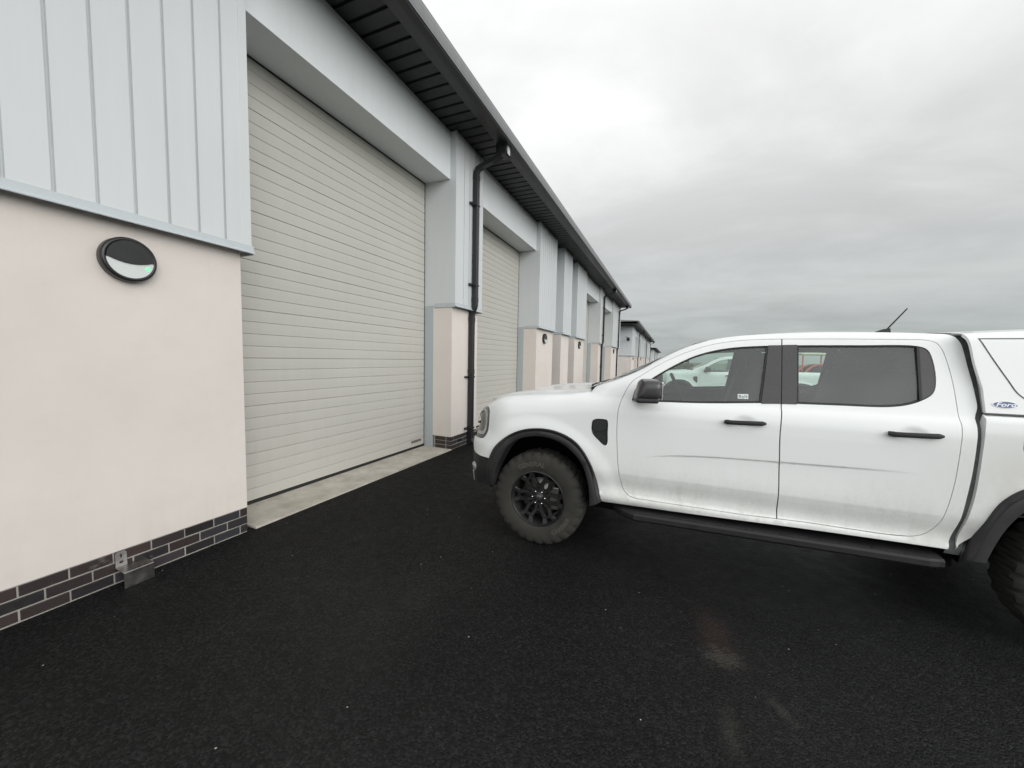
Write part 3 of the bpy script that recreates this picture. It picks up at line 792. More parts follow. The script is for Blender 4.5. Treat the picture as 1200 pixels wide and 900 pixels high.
def build_truck():
    T=thing('pickup_truck','white double cab pickup with white canopy and black wheel arches, parked facing the roller doors','pickup truck',(-1.006,3.92,0))
    # ---- outlines traced in side view
    FD=outline([(1.714,.556),None,(1.526,.550),(1.171,.549),(.867,.549),(.793,.551),(.745,.562),(.708,.600),(.685,.676),(.666,.780),(.653,.916),(.645,1.10),(.652,1.240),(.683,1.345),(.737,1.443),(.809,1.497),(.898,1.560),(1.029,1.636),(1.156,1.693),(1.282,1.735),(1.437,1.763),(1.589,1.774),(1.720,1.777),None,(1.720,1.777),(1.704,1.334),(1.695,1.13),(1.704,.90),(1.711,.667),(1.714,.556)])
    RD=outline([(1.714,.556),None,(1.898,.560),(2.118,.560),(2.323,.563),(2.415,.575),(2.466,.603),(2.503,.66),(2.530,.77),(2.552,.93),(2.563,1.14),(2.569,1.30),(2.566,1.489),(2.556,1.628),(2.541,1.713),(2.518,1.752),(2.478,1.768),(2.331,1.773),(2.002,1.777),(1.720,1.777),None,(1.720,1.777),(1.704,1.334),(1.695,1.13),(1.704,.90),(1.711,.667),(1.714,.556)])
    BOTH=outline([(1.714,.556),None,(1.526,.550),(1.171,.549),(.867,.549),(.793,.551),(.745,.562),(.708,.600),(.685,.676),(.666,.780),(.653,.916),(.645,1.10),(.652,1.240),(.683,1.345),(.737,1.443),(.809,1.497),(.898,1.560),(1.029,1.636),(1.156,1.693),(1.282,1.735),(1.437,1.763),(1.589,1.774),(1.720,1.777),None,(1.720,1.777),(2.002,1.777),(2.331,1.773),(2.478,1.768),(2.518,1.752),(2.541,1.713),(2.556,1.628),(2.566,1.489),(2.569,1.30),(2.563,1.14),(2.552,.93),(2.530,.77),(2.503,.66),(2.466,.603),(2.415,.575),(2.323,.563),(2.118,.560),(1.898,.560),(1.714,.556)])
    FG=outline([(.815,1.297),(.835,1.365),(.864,1.462),None,(.864,1.462),(.979,1.542),(1.106,1.617),(1.175,1.650),(1.283,1.686),(1.387,1.708),(1.489,1.720),(1.639,1.728),(1.708,1.730),None,(1.708,1.730),(1.692,1.335),None,(1.589,1.330),(1.25,1.308),(.937,1.299),(.815,1.297)])
    RG=outline([(1.731,1.732),None,(2.113,1.734),(2.436,1.728),(2.476,1.705),(2.493,1.627),(2.489,1.500),(2.470,1.440),(2.415,1.395),(2.344,1.364),(2.253,1.347),(2.0,1.341),(1.714,1.336),None])
    VN=outline([(.452,1.095),(.458,1.125),(.482,1.140),(.565,1.141),(.576,1.130),(.579,1.04),(.580,.962),(.570,.940),(.552,.938),(.505,.975),(.462,1.018),(.452,1.05)],.012)
    ARCH=[(.549,.486),(.527,.569),(.464,.773),(.335,.944),(.156,1.020),(-.052,1.020),(-.222,.962),(-.384,.83),(-.448,.712)]
    A1=[-.62,-.55,-.45,-.35,-.25]
    def zh(a): return interp(HOODZ,chart(a,1.)[0] if a<-.25 else a)
    top=[(-.640+1.06*i/53,zh(-.640+1.06*i/53)-.003) for i in range(54)]
    rows=[(s,interp(ZSIL,s)-d) for d in (.004,.009,.017,.03,.045) for s in [.47+.02*i for i in range(107)]]+[(a,zh(a)-d) for d in (.009,.018,.032,.055,.085) for a in [-.62+.02*i for i in range(52)]]
    BO=outline([(2.554,.534),(2.242,.530),(1.853,.521),(1.389,.505),(.838,.487),(.561,.479),None]+ARCH+[None,(-.60,.712),(-.72,.716),(-.80,.735),None,(-.815,.80),(-.80,.858),None,(-.70,.862),(-.600,.866),(-.555,.875),(-.512,.935),(-.495,1.04),(-.503,1.130),(-.53,1.152),(-.62,1.158),None]+top+[None,(.43,1.352)]+[(.456+2.129*i/106,interp(ZSIL,.456+2.129*i/106)-.0005) for i in range(107)]+[None,(2.612,1.787),(2.628,1.745),(2.636,1.68),(2.640,1.60),(2.650,1.46),(2.652,1.371),(2.634,1.31),(2.626,1.176),(2.617,.976),(2.583,.664),(2.561,.555),None])
    def body_side(mb,mir): panel(mb,S,BO,[BOTH,VN],.026,.025,mir,0,rows)
    B=MB()
    for mir in (False,True): body_side(B,mir)
    # roof skin between the two rails
    def zsil(s): return interp(ZSIL,s)
    def rooffn(s,q):
        qe=qside(s,zsil(s)-.0005); u=min(1,abs(q)/qe); return (s,q,zsil(s)+.034*(1-u**2.4))
    n=24; RS=[1.255+(2.585-1.255)*i/40 for i in range(41)]+[2.61]
    V=[];F=[]
    for i,s in enumerate(RS):
        se=min(s,2.585); qe=qside(se,zsil(se)-.0005)
        for j in range(n+1):
            t=-1+2*j/n; z=zsil(se)-.0035+(.008+.028*sst(1.25,1.95,s))*(1-abs(t)**2.4); ss=s
            ss=s-.075*(1-t*t)*(1-sst(0,12,i)); z-=.010*(1-t*t)*(1-sst(0,8,i))
            if s>2.6: z-=.03
            V.append((ss,t*qe,z))
    for i in range(len(RS)-1):
        for j in range(n): a=i*(n+1)+j; F.append((a,a+n+1,a+n+2,a+1))
    # normals from neighbours: let blender smooth these
    R=MB(); R.add(V,F,True); 
    body=B.build('body',M['white'],T)
    roof=R.build('roof',M['white'],T)
    # ---- hood
    ha=[AEND,-1.50,-1.40,-1.30,-1.2,-1.1,-1.0,-.90,-.80,-.72,-.65]
    def edge(a,g=.004):
        s,q,_=chart(a,zh(a)-.003); return (s+.0,q-g)
    front=[(chart(a,zh(a)-.003)[0]+.002,max(0,chart(a,zh(a)-.003)[1]-.004)) for a in ha[::-1]]
    side=[edge(a) for a in (-.58,-.5,-.4,-.3,-.2,-.1,0,.1,.2,.3,.40)]
    half=side[::-1]+front           # from cowl forward to the centre (q>0)
    half=[p for p in half]
    rear=[(.43,.74),(.37,.55),(.32,.35),(.295,.15),(.29,0)]
    poly=outline(half[:]+[None]+[(s,-q) for s,q in half[::-1]][1:]+[None]+[(s,-q) for s,q in rear]+[(s,q) for s,q in rear[::-1]][1:],.03)
    def hoodfn(s,q):
        u=abs(q)/.84; z=interp(HOODZ,s); z+=.010*(1-u*u)+.016*math.exp(-((abs(q)-.60)/.12)**2)*sst(-.75,-.3,s)*(1-sst(.2,.45,s)) -.003*sst(.95,1.0,u)
        return (s,q,z)
    b=MB(); panel(b,hoodfn,poly,(),.035,.03); b.build('bonnet',M['white'],T)
    # ---- nose: white lip over the grille
    b=MB()
    lip=outline([(AEND,1.03),(-1.2,1.03),(-.86,1.045),(-.78,1.10),(-.66,1.163),None,(-.655,zh(-.655)-.003)]+[(-.655+(AEND+.655)*i/45,zh(-.655+(AEND+.655)*i/45)-.003) for i in range(46)]+[None],.03)
    nrows=[(-.67+(AEND+.67)*i/44,zh(-.67+(AEND+.67)*i/44)-d) for i in range(45) for d in (.009,.018,.032,.055)]
    for mir in (False,True): panel(b,S,lip,(),.03,.02,mir,0,nrows)
    b.build('nose_panel',M['white'],T)
    # grille
    b=MB(); g=outline([(AEND,.70),None,(-.84,.70),None,(-.84,1.035),(-1.2,1.025),(AEND,1.025),None],.04)
    Sg=sidefn(qside,-.035)
    for mir in (False,True): panel(b,Sg,g,(),.05,.01,mir)
    for z in (.76,.86,.98):
        for mir in (1,-1):
            pts=[chart(a,z,.0) for a in [AEND,-1.4,-1.2,-1.05,-.92,-.85]]
            b.tube([(p[0],-p[1]*mir,p[2]) for p in pts],.022 if z==.86 else .012,8)
    for q in (-.38,.38): s0=chart(-1.2,.86)[0]; b.bbox(s0-.02,s0+.02,q-.02,q+.02,.70,1.02,.006)
    gr=b.build('grille',M['gloss'],T)
    b=MB(); 
    b.lathe([(.0001,.0),(.10,.0),(.105,.01),(.10,.02)],40,'x',(0,0,0)); 
    o=b.build('badge',M['blue'],gr); o.location=(-.935,0,.86); o.scale=(1,1,.42)
    # headlights (each a lens with a pale C-shaped light guide)
    HL=outline([(-.503,1.118),(-.500,1.04),(-.516,.945),None,(-.560,.880),(-.61,.870),(-.80,.861),None,(-.83,.90),(-.835,1.03),(-.78,1.09),(-.66,1.150),(-.53,1.148),(-.51,1.14)],.02)
    GU=outline([(-.545,1.120),(-.53,1.03),(-.545,.95),(-.578,.905),(-.74,.895),None,(-.74,.925),(-.61,.930),(-.575,.97),(-.565,1.03),(-.585,1.095),(-.66,1.115),(-.78,1.075),None,(-.78,1.09),(-.66,1.138)],.015)
    for mir in (False,True):
        b=MB(); panel(b,sidefn(qside,-.006),HL,(),.02,.03,mir); h=b.build('headlight',M['lampd'],T)
        b=MB(); panel(b,sidefn(qside,.001),GU,(),.02,.012,mir); b.build('light_guide',M['lamp'],h)
        b=MB(); c=chart(-.78,1.01,-.004); b.lathe([(.0001,.012),(.03,.008),(.036,-.01)],20,'x',(0,0,0)); k=b.build('projector_lens',M['chrome'],h); k.location=(c[0]-.0,-c[1]*(-1 if mir else 1),c[2]); k.rotation_euler=(0,0,math.radians(-40 if mir else 40)+PI*0); k.scale=(-1,1,1)
    # bumper: black wrap below, white upper band included in the body
    b=MB(); bp=outline([(-.425,.695),(-.60,.706),(-.80,.728),(AEND,.70),None,(AEND,.36),(-1.2,.37),(-.9,.39),(-.72,.42),(-.60,.445),(-.47,.455),None],.03)
    for mir in (False,True): panel(b,S,bp,(),.035,.03,mir)
    bm_=b.build('front_bumper',M['blackp'],T)
    b=MB(); wb=outline([(-.80,.735),(-.82,.80),(-.81,.855),None,(-.90,.69),(AEND,.69),None,(AEND,.655),(-.84,.66)],.03)
    sk=outline([(-.86,.40),(-.80,.50),None,(AEND,.50),None,(AEND,.40)],.03)
    for mir in (False,True): panel(b,sidefn(qside,.012),sk,(),.04,.02,mir)
    b.build('skid_plate',M['steel_grey'],bm_)
    for mir in (1,-1):
        c=chart(-.70,.585,.004); b=MB(); b.lathe([(.0001,.012),(.035,.010),(.042,0)],20,'x',(0,0,0)); k=b.build('fog_light',M['lamp'],bm_); k.location=(c[0]-.004,-c[1]*mir,c[2]); k.rotation_euler=(0,0,PI+math.radians(50)*mir)
        b=MB(); b.prism([(-.52,.52),(-.44,.52),(-.45,.43),(-.47,.42)],.74,.86,'y'); k=b.build('air_deflector',M['dark'],T)
        if mir==1: k.scale=(1,-1,1)
    # ---- wheel arch flares
    AIN=[(.460,.440),(.448,.592),(.374,.793),(.190,.934),(-.027,.956),(-.214,.884),(-.338,.70),(-.375,.60)]
    def flare(out_,inn_,prof,name='wheel_arch_trim'):
        for mir in (1,-1):
            b=MB(); O=outline(out_,.03,False); I=outline(inn_,.03,False); n=44
            def rs(L_):
                d=[0]
                for a,c in zip(L_,L_[1:]): d.append(d[-1]+math.hypot(a[0]-c[0],a[1]-c[1]))
                r=[]
                for k in range(n):
                    t=d[-1]*k/(n-1); j=0
                    while j<len(d)-2 and d[j+1]<t: j+=1
                    u=(t-d[j])/((d[j+1]-d[j]) or 1); r.append((L_[j][0]+(L_[j+1][0]-L_[j][0])*u,L_[j][1]+(L_[j+1][1]-L_[j][1])*u))
                return r
            O=rs(O);I=rs(I); V=[];F=[]
            for k in range(n):
                o_,i_=O[k],I[k]
                for t,dq in ((0,-.012),(0,.010),(.05,.020),(.28,.024),(.34,.020),(.40,.024),(.85,.026),(1,.020),(1.03,-.03),(1.05,-.12)):
                    x=o_[0]+(i_[0]-o_[0])*t; z=o_[1]+(i_[1]-o_[1])*t
                    q=(QM if t>.3 else prof(x,z)*(1-t/.3)+QM*t/.3) if x>-.25 else chart(x,z)[1]
                    xx=x if x>-.25 else chart(x,z)[0]
                    V.append((xx,-(q+dq)*mir,z))
            m=10
            for k in range(n-1):
                for j in range(m-1): F.append((k*m+j,k*m+j+1,(k+1)*m+j+1,(k+1)*m+j))
            b.add(V,F,True); o=b.build(name,M['flare'],T,autosm=40)
    ZR=3.262
    flare(ARCH+[(-.474,.60),(-.488,.50),(-.490,.462)],AIN+[(-.395,.50),(-.405,.475)],qside)
    RA=[(2.618,.50),(2.650,.620),(2.690,.745),(2.745,.86),(2.83,.945),(2.97,1.005),(3.15,1.035),(3.35,1.035),(3.53,1.005),(3.68,.93),(3.80,.80),(3.87,.65),(3.90,.50)]
    RI=[(2.70,.50),(2.726,.60),(2.765,.71),(2.815,.80),(2.89,.885),(3.0,.94),(3.16,.965),(3.34,.965),(3.50,.935),(3.62,.87),(3.72,.76),(3.79,.62),(3.81,.50)]
    flare(RA,RI,qbed)
    # wheel wells
    for cx in (0,ZR):
        for mir in (1,-1):
            b=MB(); rw=.560 if cx==0 else .655; b.lathe([(rw,.0),(rw-.015,-.02),(rw-.04,-.40),(.0001,-.42)],36,'y',(cx,0,.41),True,0,.06,PI-.06); k=b.build('wheel_well',M['dark'],T); yw=.87 if cx==0 else .93; k.location=(0,-yw,0) if mir==1 else (0,yw,0); k.scale=(1,-1,1) if mir==1 else (1,1,1)
    # ---- doors
    CROW=[(.8+.018*i,interp(CRZ,.8+.018*i)+d) for i in range(90) for d in (-.013,-.008,-.003,.002,.007,.012)]
    def door(name,DO,GO,hs,applq,quarter,sticker=False):
        for mir in (False,True):
            sg=-1 if mir else 1
            b=MB(); panel(b,S,inset(DO,.0035),[GO],.018,.022,mir,0,CROW); d=b.build(name,M['white'],T)
            b=MB(); panel(b,sidefn(qside,-.012),inset(GO,-.004),[inset(GO,.013)],.03,.004,mir); b.build('window_seal',M['door_dark'],d)
            gl=inset(GO,.010)
            b=MB(); panel(b,sidefn(qside,-.016),gl,[applq] if applq else [],.05,0,mir); g=b.build('window_glass',M['glass'],d)
            b=MB()
            panel(b,sidefn(qside,.0025),applq_outer[name],(),.03,.020,mir)
            b.build('pillar_trim',M['gloss'],d)
            if quarter: b=MB(); panel(b,sidefn(qside,-.006),quarter,(),.03,.010,mir); b.build('quarter_trim',M['gloss'],d)
            # handle: bowed bar on two feet
            pts=[];q0=qside(hs+.12,1.195)
            V=[];F=[];n=13;m=12
            for i in range(n):
                t=i/(n-1); x=hs+.246*t; k=min(1,min(t,1-t)/.06+.45) 
                q=qside(x,1.24)+.030+.010*math.sin(PI*t)
                for j in range(m):
                    a=2*PI*j/m; ca,sa=math.cos(a),math.sin(a)
                    V.append((x,-(q+.011*k*abs(ca)**.7*(1 if ca>0 else -1))*sg,1.193+.008*t+.0155*k*abs(sa)**.7*(1 if sa>0 else -1)))
            for i in range(n-1):
                for j in range(m): F.append((i*m+j,i*m+(j+1)%m,(i+1)*m+(j+1)%m,(i+1)*m+j))
            F+=[tuple(range(m)),tuple(range((n-1)*m,n*m))[::-1]]
            b=MB(); b.add(V,F,True)
            for x in (hs+.02,hs+.215): y0=-(qside(x,1.24)-.02)*sg; y1=-(qside(x,1.24)+.035)*sg; b.bbox(x-.012,x+.018,min(y0,y1),max(y0,y1),1.186,1.208,.003)
            b.build('door_handle',M['blackp'],d,autosm=50)
            # inner lining
            li=[p for p in inset(DO,.012)]
            li=[(x,min(z,1.30)) for x,z in li]
            res=[]
            for p in li:
                if not res or math.hypot(p[0]-res[-1][0],p[1]-res[-1][1])>.004: res.append(p)
            b=MB(); panel(b,sidefn(qside,-.055),res,(),.06,.02,mir); b.build('door_lining',M['cabin'],d)
            if name=='front_door' and not mir:
                st=outline([(1.452,1.352),(1.516,1.352),None,(1.516,1.385),None,(1.452,1.383),None],.02)
                def sf(a,z): p=sidefn(qside,-.0145)(a,z); return p
                b=MB(); panel(b,sf,st,(),.03,0.001,mir); k=b.build('window_sticker',M['sticker'],g)
                b=MB()
                for (u0,u1,w0,w1) in ((1.457,1.474,1.358,1.377),(1.478,1.488,1.356,1.372),(1.492,1.500,1.360,1.378),(1.503,1.511,1.358,1.376)):
                    panel(b,sidefn(qside,-.0138),[(u0,w0),(u1,w0),(u1,w1),(u0,w1)],(),.03,0,mir)
                b.build('sticker_print',M['stickp'],k)
    applq_outer={'front_door':outline([(1.590,1.3265),None,(1.7018,1.3325),None,(1.7172,1.7325),None,(1.640,1.7305),None],.03),
                 'rear_door':outline([(1.7062,1.3325),None,(1.790,1.3345),None,(1.806,1.7355),None,(1.7218,1.7335),None],.03)}
    qt=outline([(2.418,1.400),None,(2.470,1.438),(2.487,1.495),(2.491,1.627),(2.474,1.702),(2.436,1.725),None],.02)
    door('front_door',FD,FG,1.364,None,None)
    door('rear_door',RD,RG,2.232,None,qt)
    # dark rims beside the pillar trims (rubber channel)
    for mir in (False,True):
        for pl in ([(1.578,1.331),(1.592,1.3315),(1.642,1.7265),(1.628,1.7255)],[(1.788,1.3385),(1.800,1.339),(1.816,1.7315),(1.804,1.7315)],[(2.406,1.397),(2.420,1.400),(2.438,1.725),(2.425,1.727)]):
            b=MB(); panel(b,sidefn(qside,-.001),pl,(),.05,.012,mir); b.build('window_channel',M['door_dark'],T)
    # black liner added behind the shut lines to block light through the gaps
    def liner(off,poly,m_,name):
        for mir in (False,True): b=MB(); panel(b,sidefn(qside,off),poly,(),.08,0,mir); b.build(name,m_,T)
    liner(-.035,outline([(.50,.50),None,(2.50,.55),None,(2.53,.62),None,(.60,.585),None],.05),M['dark'],'gap_liner')
    liner(-.035,[(.60,.6),(.74,.58),(.73,.8),(.71,1.25),(.80,1.42),(.72,1.41),(.58,1.25)],M['dark'],'gap_liner')
    liner(-.035,[(1.62,.58),(1.80,.58),(1.79,1.3),(1.82,1.76),(1.64,1.76),(1.60,1.3)],M['dark'],'gap_liner')
    liner(-.035,[(2.50,.6),(2.56,.65),(2.60,1.3),(2.60,1.7),(2.52,1.76),(2.50,1.7),(2.51,1.2),(2.44,.62)],M['dark'],'gap_liner')
    for mir in (False,True):
        b=MB()
        pts=[(.75,1.475),(.90,1.575),(1.03,1.650),(1.156,1.705),(1.282,1.748),(1.437,1.776),(1.6,1.786),(1.9,1.79),(2.3,1.786),(2.5,1.778)]
        V=[];F=[]
        for (x,z) in pts:
            for dz in (.012,-.03): q=qside(x,z)-.03; V.append((x,-q*(-1 if mir else 1),z+dz))
        for i in range(len(pts)-1): F.append((2*i,2*i+1,2*i+3,2*i+2))
        b.add(V,F)
        b.build('gap_liner',M['dark'],T)
    # cab to bed / canopy gap: sheet with recess shade and dust in its colour
    def gapfn(s,z): return (s,-(min(qside(min(s,2.62),z),.955)-.022),z)
    for mir in (False,True): b=MB(); panel(b,gapfn,outline([(2.55,.50),None,(2.57,.664),(2.60,.976),(2.615,1.2),(2.63,1.37),(2.625,1.60),(2.61,1.75),(2.59,1.80),None,(2.72,1.80),None,(2.72,.50),None],.04),(),.05,0,mir); b.build('body_gap_sheet',M['gapg'],T)
    # ---- fender vent
    for mir in (False,True):
        b=MB(); panel(b,sidefn(qside,-.012),inset(VN,-.004),(),.02,.0,mir); v=b.build('fender_vent',M['gloss'],T)
        b=MB()
        panel(b,sidefn(qside,.004),outline([(.460,1.10),(.480,1.132),(.568,1.133),None,(.570,1.07),(.52,1.05),(.466,1.055),None],.012),(),.02,.012,mir)
        panel(b,sidefn(qside,-.002),outline([(.475,1.018),(.52,1.03),(.565,1.0),None,(.570,.955),(.553,.946),(.51,.982),None],.012),(),.02,.008,mir)
        b.build('vent_louvre',M['blackp'],v)
    # ---- windscreen and cowl
    V=[];F=[];nu,nv=24,40
    for j in range(nv+1):
        v=j/nv; se=.452+(1.262-.452)*v; ze=zsil(se)-.003; qe=qside(se,ze)-.002
        sc=.300+(1.185-.300)*v; zc=1.330+(1.752-1.330)*v+.014*4*v*(1-v)
        for i in range(nu+1):
            u=-1+2*i/nu; w=abs(u)**2.2; V.append((sc+(se-sc)*w,u*qe,zc+(ze-zc)*w))
    for j in range(nv):
        for i in range(nu): a=j*(nu+1)+i; F.append((a,a+1,a+nu+2,a+nu+1))
    b=MB(); b.add(V,F,True); ws=b.build('windscreen',M['wglass'],T)
    # black frit band round the screen
    V2=[];F2=[]
    def WP(u,v,lift=.002):
        se=.452+(1.262-.452)*v; ze=zsil(se)-.003; qe=qside(se,ze)-.006
        sc=.300+(1.185-.300)*v; zc=1.330+(1.752-1.330)*v+.014*4*v*(1-v); w=abs(u)**2.2
        return (sc+(se-sc)*w-lift*.5,u*qe,zc+(ze-zc)*w+lift)
    for sgn in (-1,1):
        k=len(V2)
        for j in range(nv+1): V2+=[WP(sgn*1.,j/nv,.004),WP(sgn*.945,j/nv,.004)]
        F2+=[(k+2*j,k+2*j+1,k+2*j+3,k+2*j+2) for j in range(nv)]
    for v0,v1 in ((0,.08),(.92,.985)):
        k=len(V2)
        for i in range(nu+1): V2+=[WP(-1+2*i/nu,v0,.004),WP(-1+2*i/nu,v1,.004)]
        F2+=[(k+2*j,k+2*j+1,k+2*j+3,k+2*j+2) for j in range(nu)]
    b=MB(); b.add(V2,F2); b.build('screen_border',M['gloss'],ws)
    b=MB(); 
    cow=[(.425,1.338,.80),(.36,1.325,.55),(.31,1.318,.3),(.29,1.315,0)]
    V=[];F=[]
    prof=[(-.01,.0),(.0,.022),(.04,.030),(.10,.030),(.15,.012)]
    cc=[(x,z,q) for x,z,q in cow]+[(x,z,-q) for x,z,q in cow[-2::-1]]
    for x,z,q in cc:
        for dx,dz in prof: V.append((x+dx,q,z+dz-.008))
    for i in range(len(cc)-1):
        for j in range(4): a=i*5+j; F.append((a,a+1,a+6,a+5))
    b.add(V,F)
    for sg in (-1,1):
        b.prism([(.405,1.318),(.400,1.345),(.44,1.372),(.52,1.385),(.53,1.35),(.47,1.325)],.755*sg-.02,.755*sg+.035,'y')
    co=b.build('cowl',M['blackp'],T)
    b=MB()
    for (q0,q1) in ((.62,.02),(-.12,-.68)):
        P0=Vector(WP(q0/.83,.03,.03)); 
        b.tube([WP(q0/.80,.0,.018),WP((q0*.8+q1*.2)/.82,.02,.020),WP((q0*.2+q1*.8)/.82,.05,.018),WP(q1/.82,.07,.016)],[.011,.009,.007,.005],8)
    b.build('windscreen_wiper',M['blackp'],co)
    # ---- cab back wall with rear window
    def backfn(q,z): return (2.600+.0*(z),q,z)
    zs=[.95,1.1,1.25,1.31,1.4,1.5,1.6,1.7,1.76,1.79,1.805]
    rr=[(qside(2.58,z)-.02,z) for z in zs]
    bo=outline([(-q,z) for q,z in rr]+[None]+[(q,z) for q,z in rr[::-1]]+[None],.05)
    wn=outline([(-.60,1.36),(.60,1.36),None,(.56,1.70),None,(-.56,1.70),None],.05)
    b=MB(); panel(b,backfn,bo,[wn],.08,.03); b.build('cab_back_panel',M['white'],T)
    b=MB(); panel(b,backfn,wn,(),.2,0); b.build('rear_window',M['glass'],T)
    # ---- cargo bed
    BB=outline([(2.662,1.336),None,(2.655,1.25),(2.653,1.14),(2.640,.863),(2.610,.67),(2.592,.551),None]+RA[1:-1]+[None,(3.92,.560),(4.20,.60),(4.44,.66),None,(4.462,.75),(4.470,1.1),(4.455,1.336),None])
    FL=[(2.895+.088*math.cos(2*PI*i/40)*(1+.08*abs(math.sin(4*PI*i/40))),1.185+.088*math.sin(2*PI*i/40)*(1+.08*abs(math.sin(4*PI*i/40)))) for i in range(40)]
    Sb=sidefn(qbed)
    bed=MB()
    for mir in (False,True): panel(bed,Sb,BB,[FL] if not mir else [],.03,.05,mir)
    bed.box(2.70,4.42,-.52,.52,.66,.72); bed.box(2.664,2.70,-.88,.88,.62,1.30)
    bd=bed.build('cargo_bed',M['white'],T)
    b=MB(); panel(b,Sb,inset(FL,.004),(),.02,.02,False); b.build('fuel_flap',M['white'],bd)
    b=MB(); panel(b,sidefn(qbed,-.03),inset(FL,-.02),(),.05,0,False); b.build('flap_recess',M['dark'],bd)
    b=MB(); b.bbox(4.40,4.475,-.80,.80,.70,1.34,.02); tg=b.build('tailgate',M['white'],T)
    b=MB(); b.bbox(4.47,4.485,-.12,.12,1.15,1.20,.004); b.build('tailgate_handle',M['blackp'],tg)
    for mir in (1,-1):
        b=MB(); b.bbox(4.38,4.49,.80,.935,.86,1.26,.02); k=b.build('tail_light',M['red'],T); k.scale=(1,-mir,1)
    b=MB(); b.bbox(4.42,4.56,-.90,.90,.48,.66,.03); b.build('rear_bumper',M['blackp'],T)
    # ---- canopy
    Sc=sidefn(qcan)
    CO=outline([(2.668,1.346),None,(2.664,1.485),(2.640,1.63),(2.632,1.730),(2.622,1.800),None]+[(s,interp(ZCAN,s)) for s in [2.625+1.735*i/87 for i in range(88)]]+[None,(4.43,1.60),(4.455,1.346),None])
    CW=outline([(2.640+.03,1.772),(2.715,1.655),(2.77,1.53),(2.80,1.465),(2.835,1.430),(2.90,1.415),None,(4.20,1.42),(4.26,1.50),(4.22,1.70),(4.12,1.775),None],.02)
    cb=MB()
    crow=[(s,interp(ZCAN,s)-d) for d in (.004,.009,.017,.03,.045) for s in [2.64+.03*i for i in range(57)]]
    for mir in (False,True): panel(cb,Sc,CO,(),.035,.02,mir,0,crow)
    n=20;V=[];F=[];RS=[2.622+1.738*i/40 for i in range(41)]
    for s in RS:
        z0=interp(ZCAN,s)
        qe=qcan(s,z0-.0005)
        for j in range(n+1): t=-1+2*j/n; V.append((s,t*qe,z0-.0025+.036*(1-abs(t)**2.4)))
    for i in range(len(RS)-1):
        for j in range(n): a=i*(n+1)+j; F.append((a,a+n+1,a+n+2,a+1))
    cb2=MB(); cb2.add(V,F,True)
    can=thing_part=cb.build('canopy',M['white'],T)
    cb2.build('canopy_roof',M['white'],can)
    for mir in (False,True):
        b=MB(); panel(b,sidefn(qcan,.0022),inset(CW,-.0025),[inset(CW,.0025)],.03,.003,mir); b.build('window_seam',M['gapg'],can)
        b=MB(); panel(b,sidefn(qcan,.001),[(2.67,1.338),(4.45,1.338),(4.45,1.347),(2.67,1.347)],(),.06,.012,mir); b.build('canopy_gasket',M['gapg'],can)
    for xx,nm in ((2.68,'canopy_end_panel'),(4.40,'canopy_end_panel')):
        zs=[1.346,1.5,1.65,1.75,1.80,1.82]
        rr=[(qcan(xx,z)-.01,z) for z in zs]
        b=MB(); panel(b,(lambda X: (lambda q,z:(X+(1.8-z)*(.10 if X>3 else -.0),q,z)))(xx),outline([(-q,z) for q,z in rr]+[None]+[(q,z) for q,z in rr[::-1]]+[None],.06),(),.1,.0); b.build(nm,M['white'],can)
    # oval badge with script lettering on the canopy
    for mir in (False,True):
        def bf(off): return sidefn(qcan,off)
        ov=lambda k:[(2.747+.052*k*math.cos(2*PI*i/36),1.3965+.0185*k*math.sin(2*PI*i/36)) for i in range(36)]
        b=MB(); panel(b,bf(.003),ov(1.),[ov(.93)],.02,.003,mir); bo_=b.build('badge',M['badgew'],can)
        b=MB(); panel(b,bf(.0025),ov(.93),(),.02,.003,mir); bl=b.build('badge_enamel',M['blue'],bo_)
        tv,tf=text_geo('Ford',.036,.0,.35,.0004)
        b=MB(); f_=bf(.0036); 
        V=[]
        for v in tv:
            u=(-1 if mir else 1)*v.x*1.35; p=f_(2.747+u*.86,1.3965+v.y*.9); V.append((p[0],-p[1] if mir else p[1],p[2]))
        b.add(V,tf); b.build('badge_lettering',M['badgew'],bo_)
    # ---- side steps
    for mir in (1,-1):
        b=MB(); zt=lambda x: .452+.034*(x-.62)/1.88
        V=[];F=[];xs=[.60,.64,.70,.80,1.0,1.3,1.6,1.9,2.2,2.45,2.50,2.52]
        for x in xs:
            k=1 if .7<=x<=2.46 else (.90 if x in(.64,2.50) else .80)
            ko=1 if x>.78 else (.93 if x>.69 else .86 if x>.63 else .80)
            z=zt(x); Q=1.018*ko if x<.8 else 1.018*(1 if x<2.5 else .985)
            for q,zz in ((.78,z-.055),(.78,z),(Q-.06,z+.004),(Q-.012,z),(Q,z-.012),(Q,z-.042),(Q-.015,z-.058),(.83,z-.062)): V.append((x,-q*mir,zz))
        for i in range(len(xs)-1):
            for j in range(8): F.append((i*8+j,i*8+(j+1)%8,(i+1)*8+(j+1)%8,(i+1)*8+j))
        F+=[tuple(range(8)),tuple(range(8*len(xs)-8,8*len(xs)))[::-1]]
        b.add(V,F); st=b.build('side_step',M['step'],T)
        b=MB()
        for k in range(11):
            x=.80+k*.155
            b.prism([(x,zt(x)-.004),(x+.01,zt(x)+.003),(x+.11,zt(x)+.008),(x+.145,zt(x)+.008),(x+.15,zt(x)-.004)],-.995*mir if mir==1 else .965,-.965*mir if mir==1 else .995,'y')
        b.build('tread_pad',M['flare'],st)
        for x in (.95,1.6,2.25):
            b=MB(); b.tube([(x,-.60*mir,.50),(x,-.78*mir,.42),(x,-.90*mir,.400)],.02,8); b.build('step_bracket',M['dark'],st)
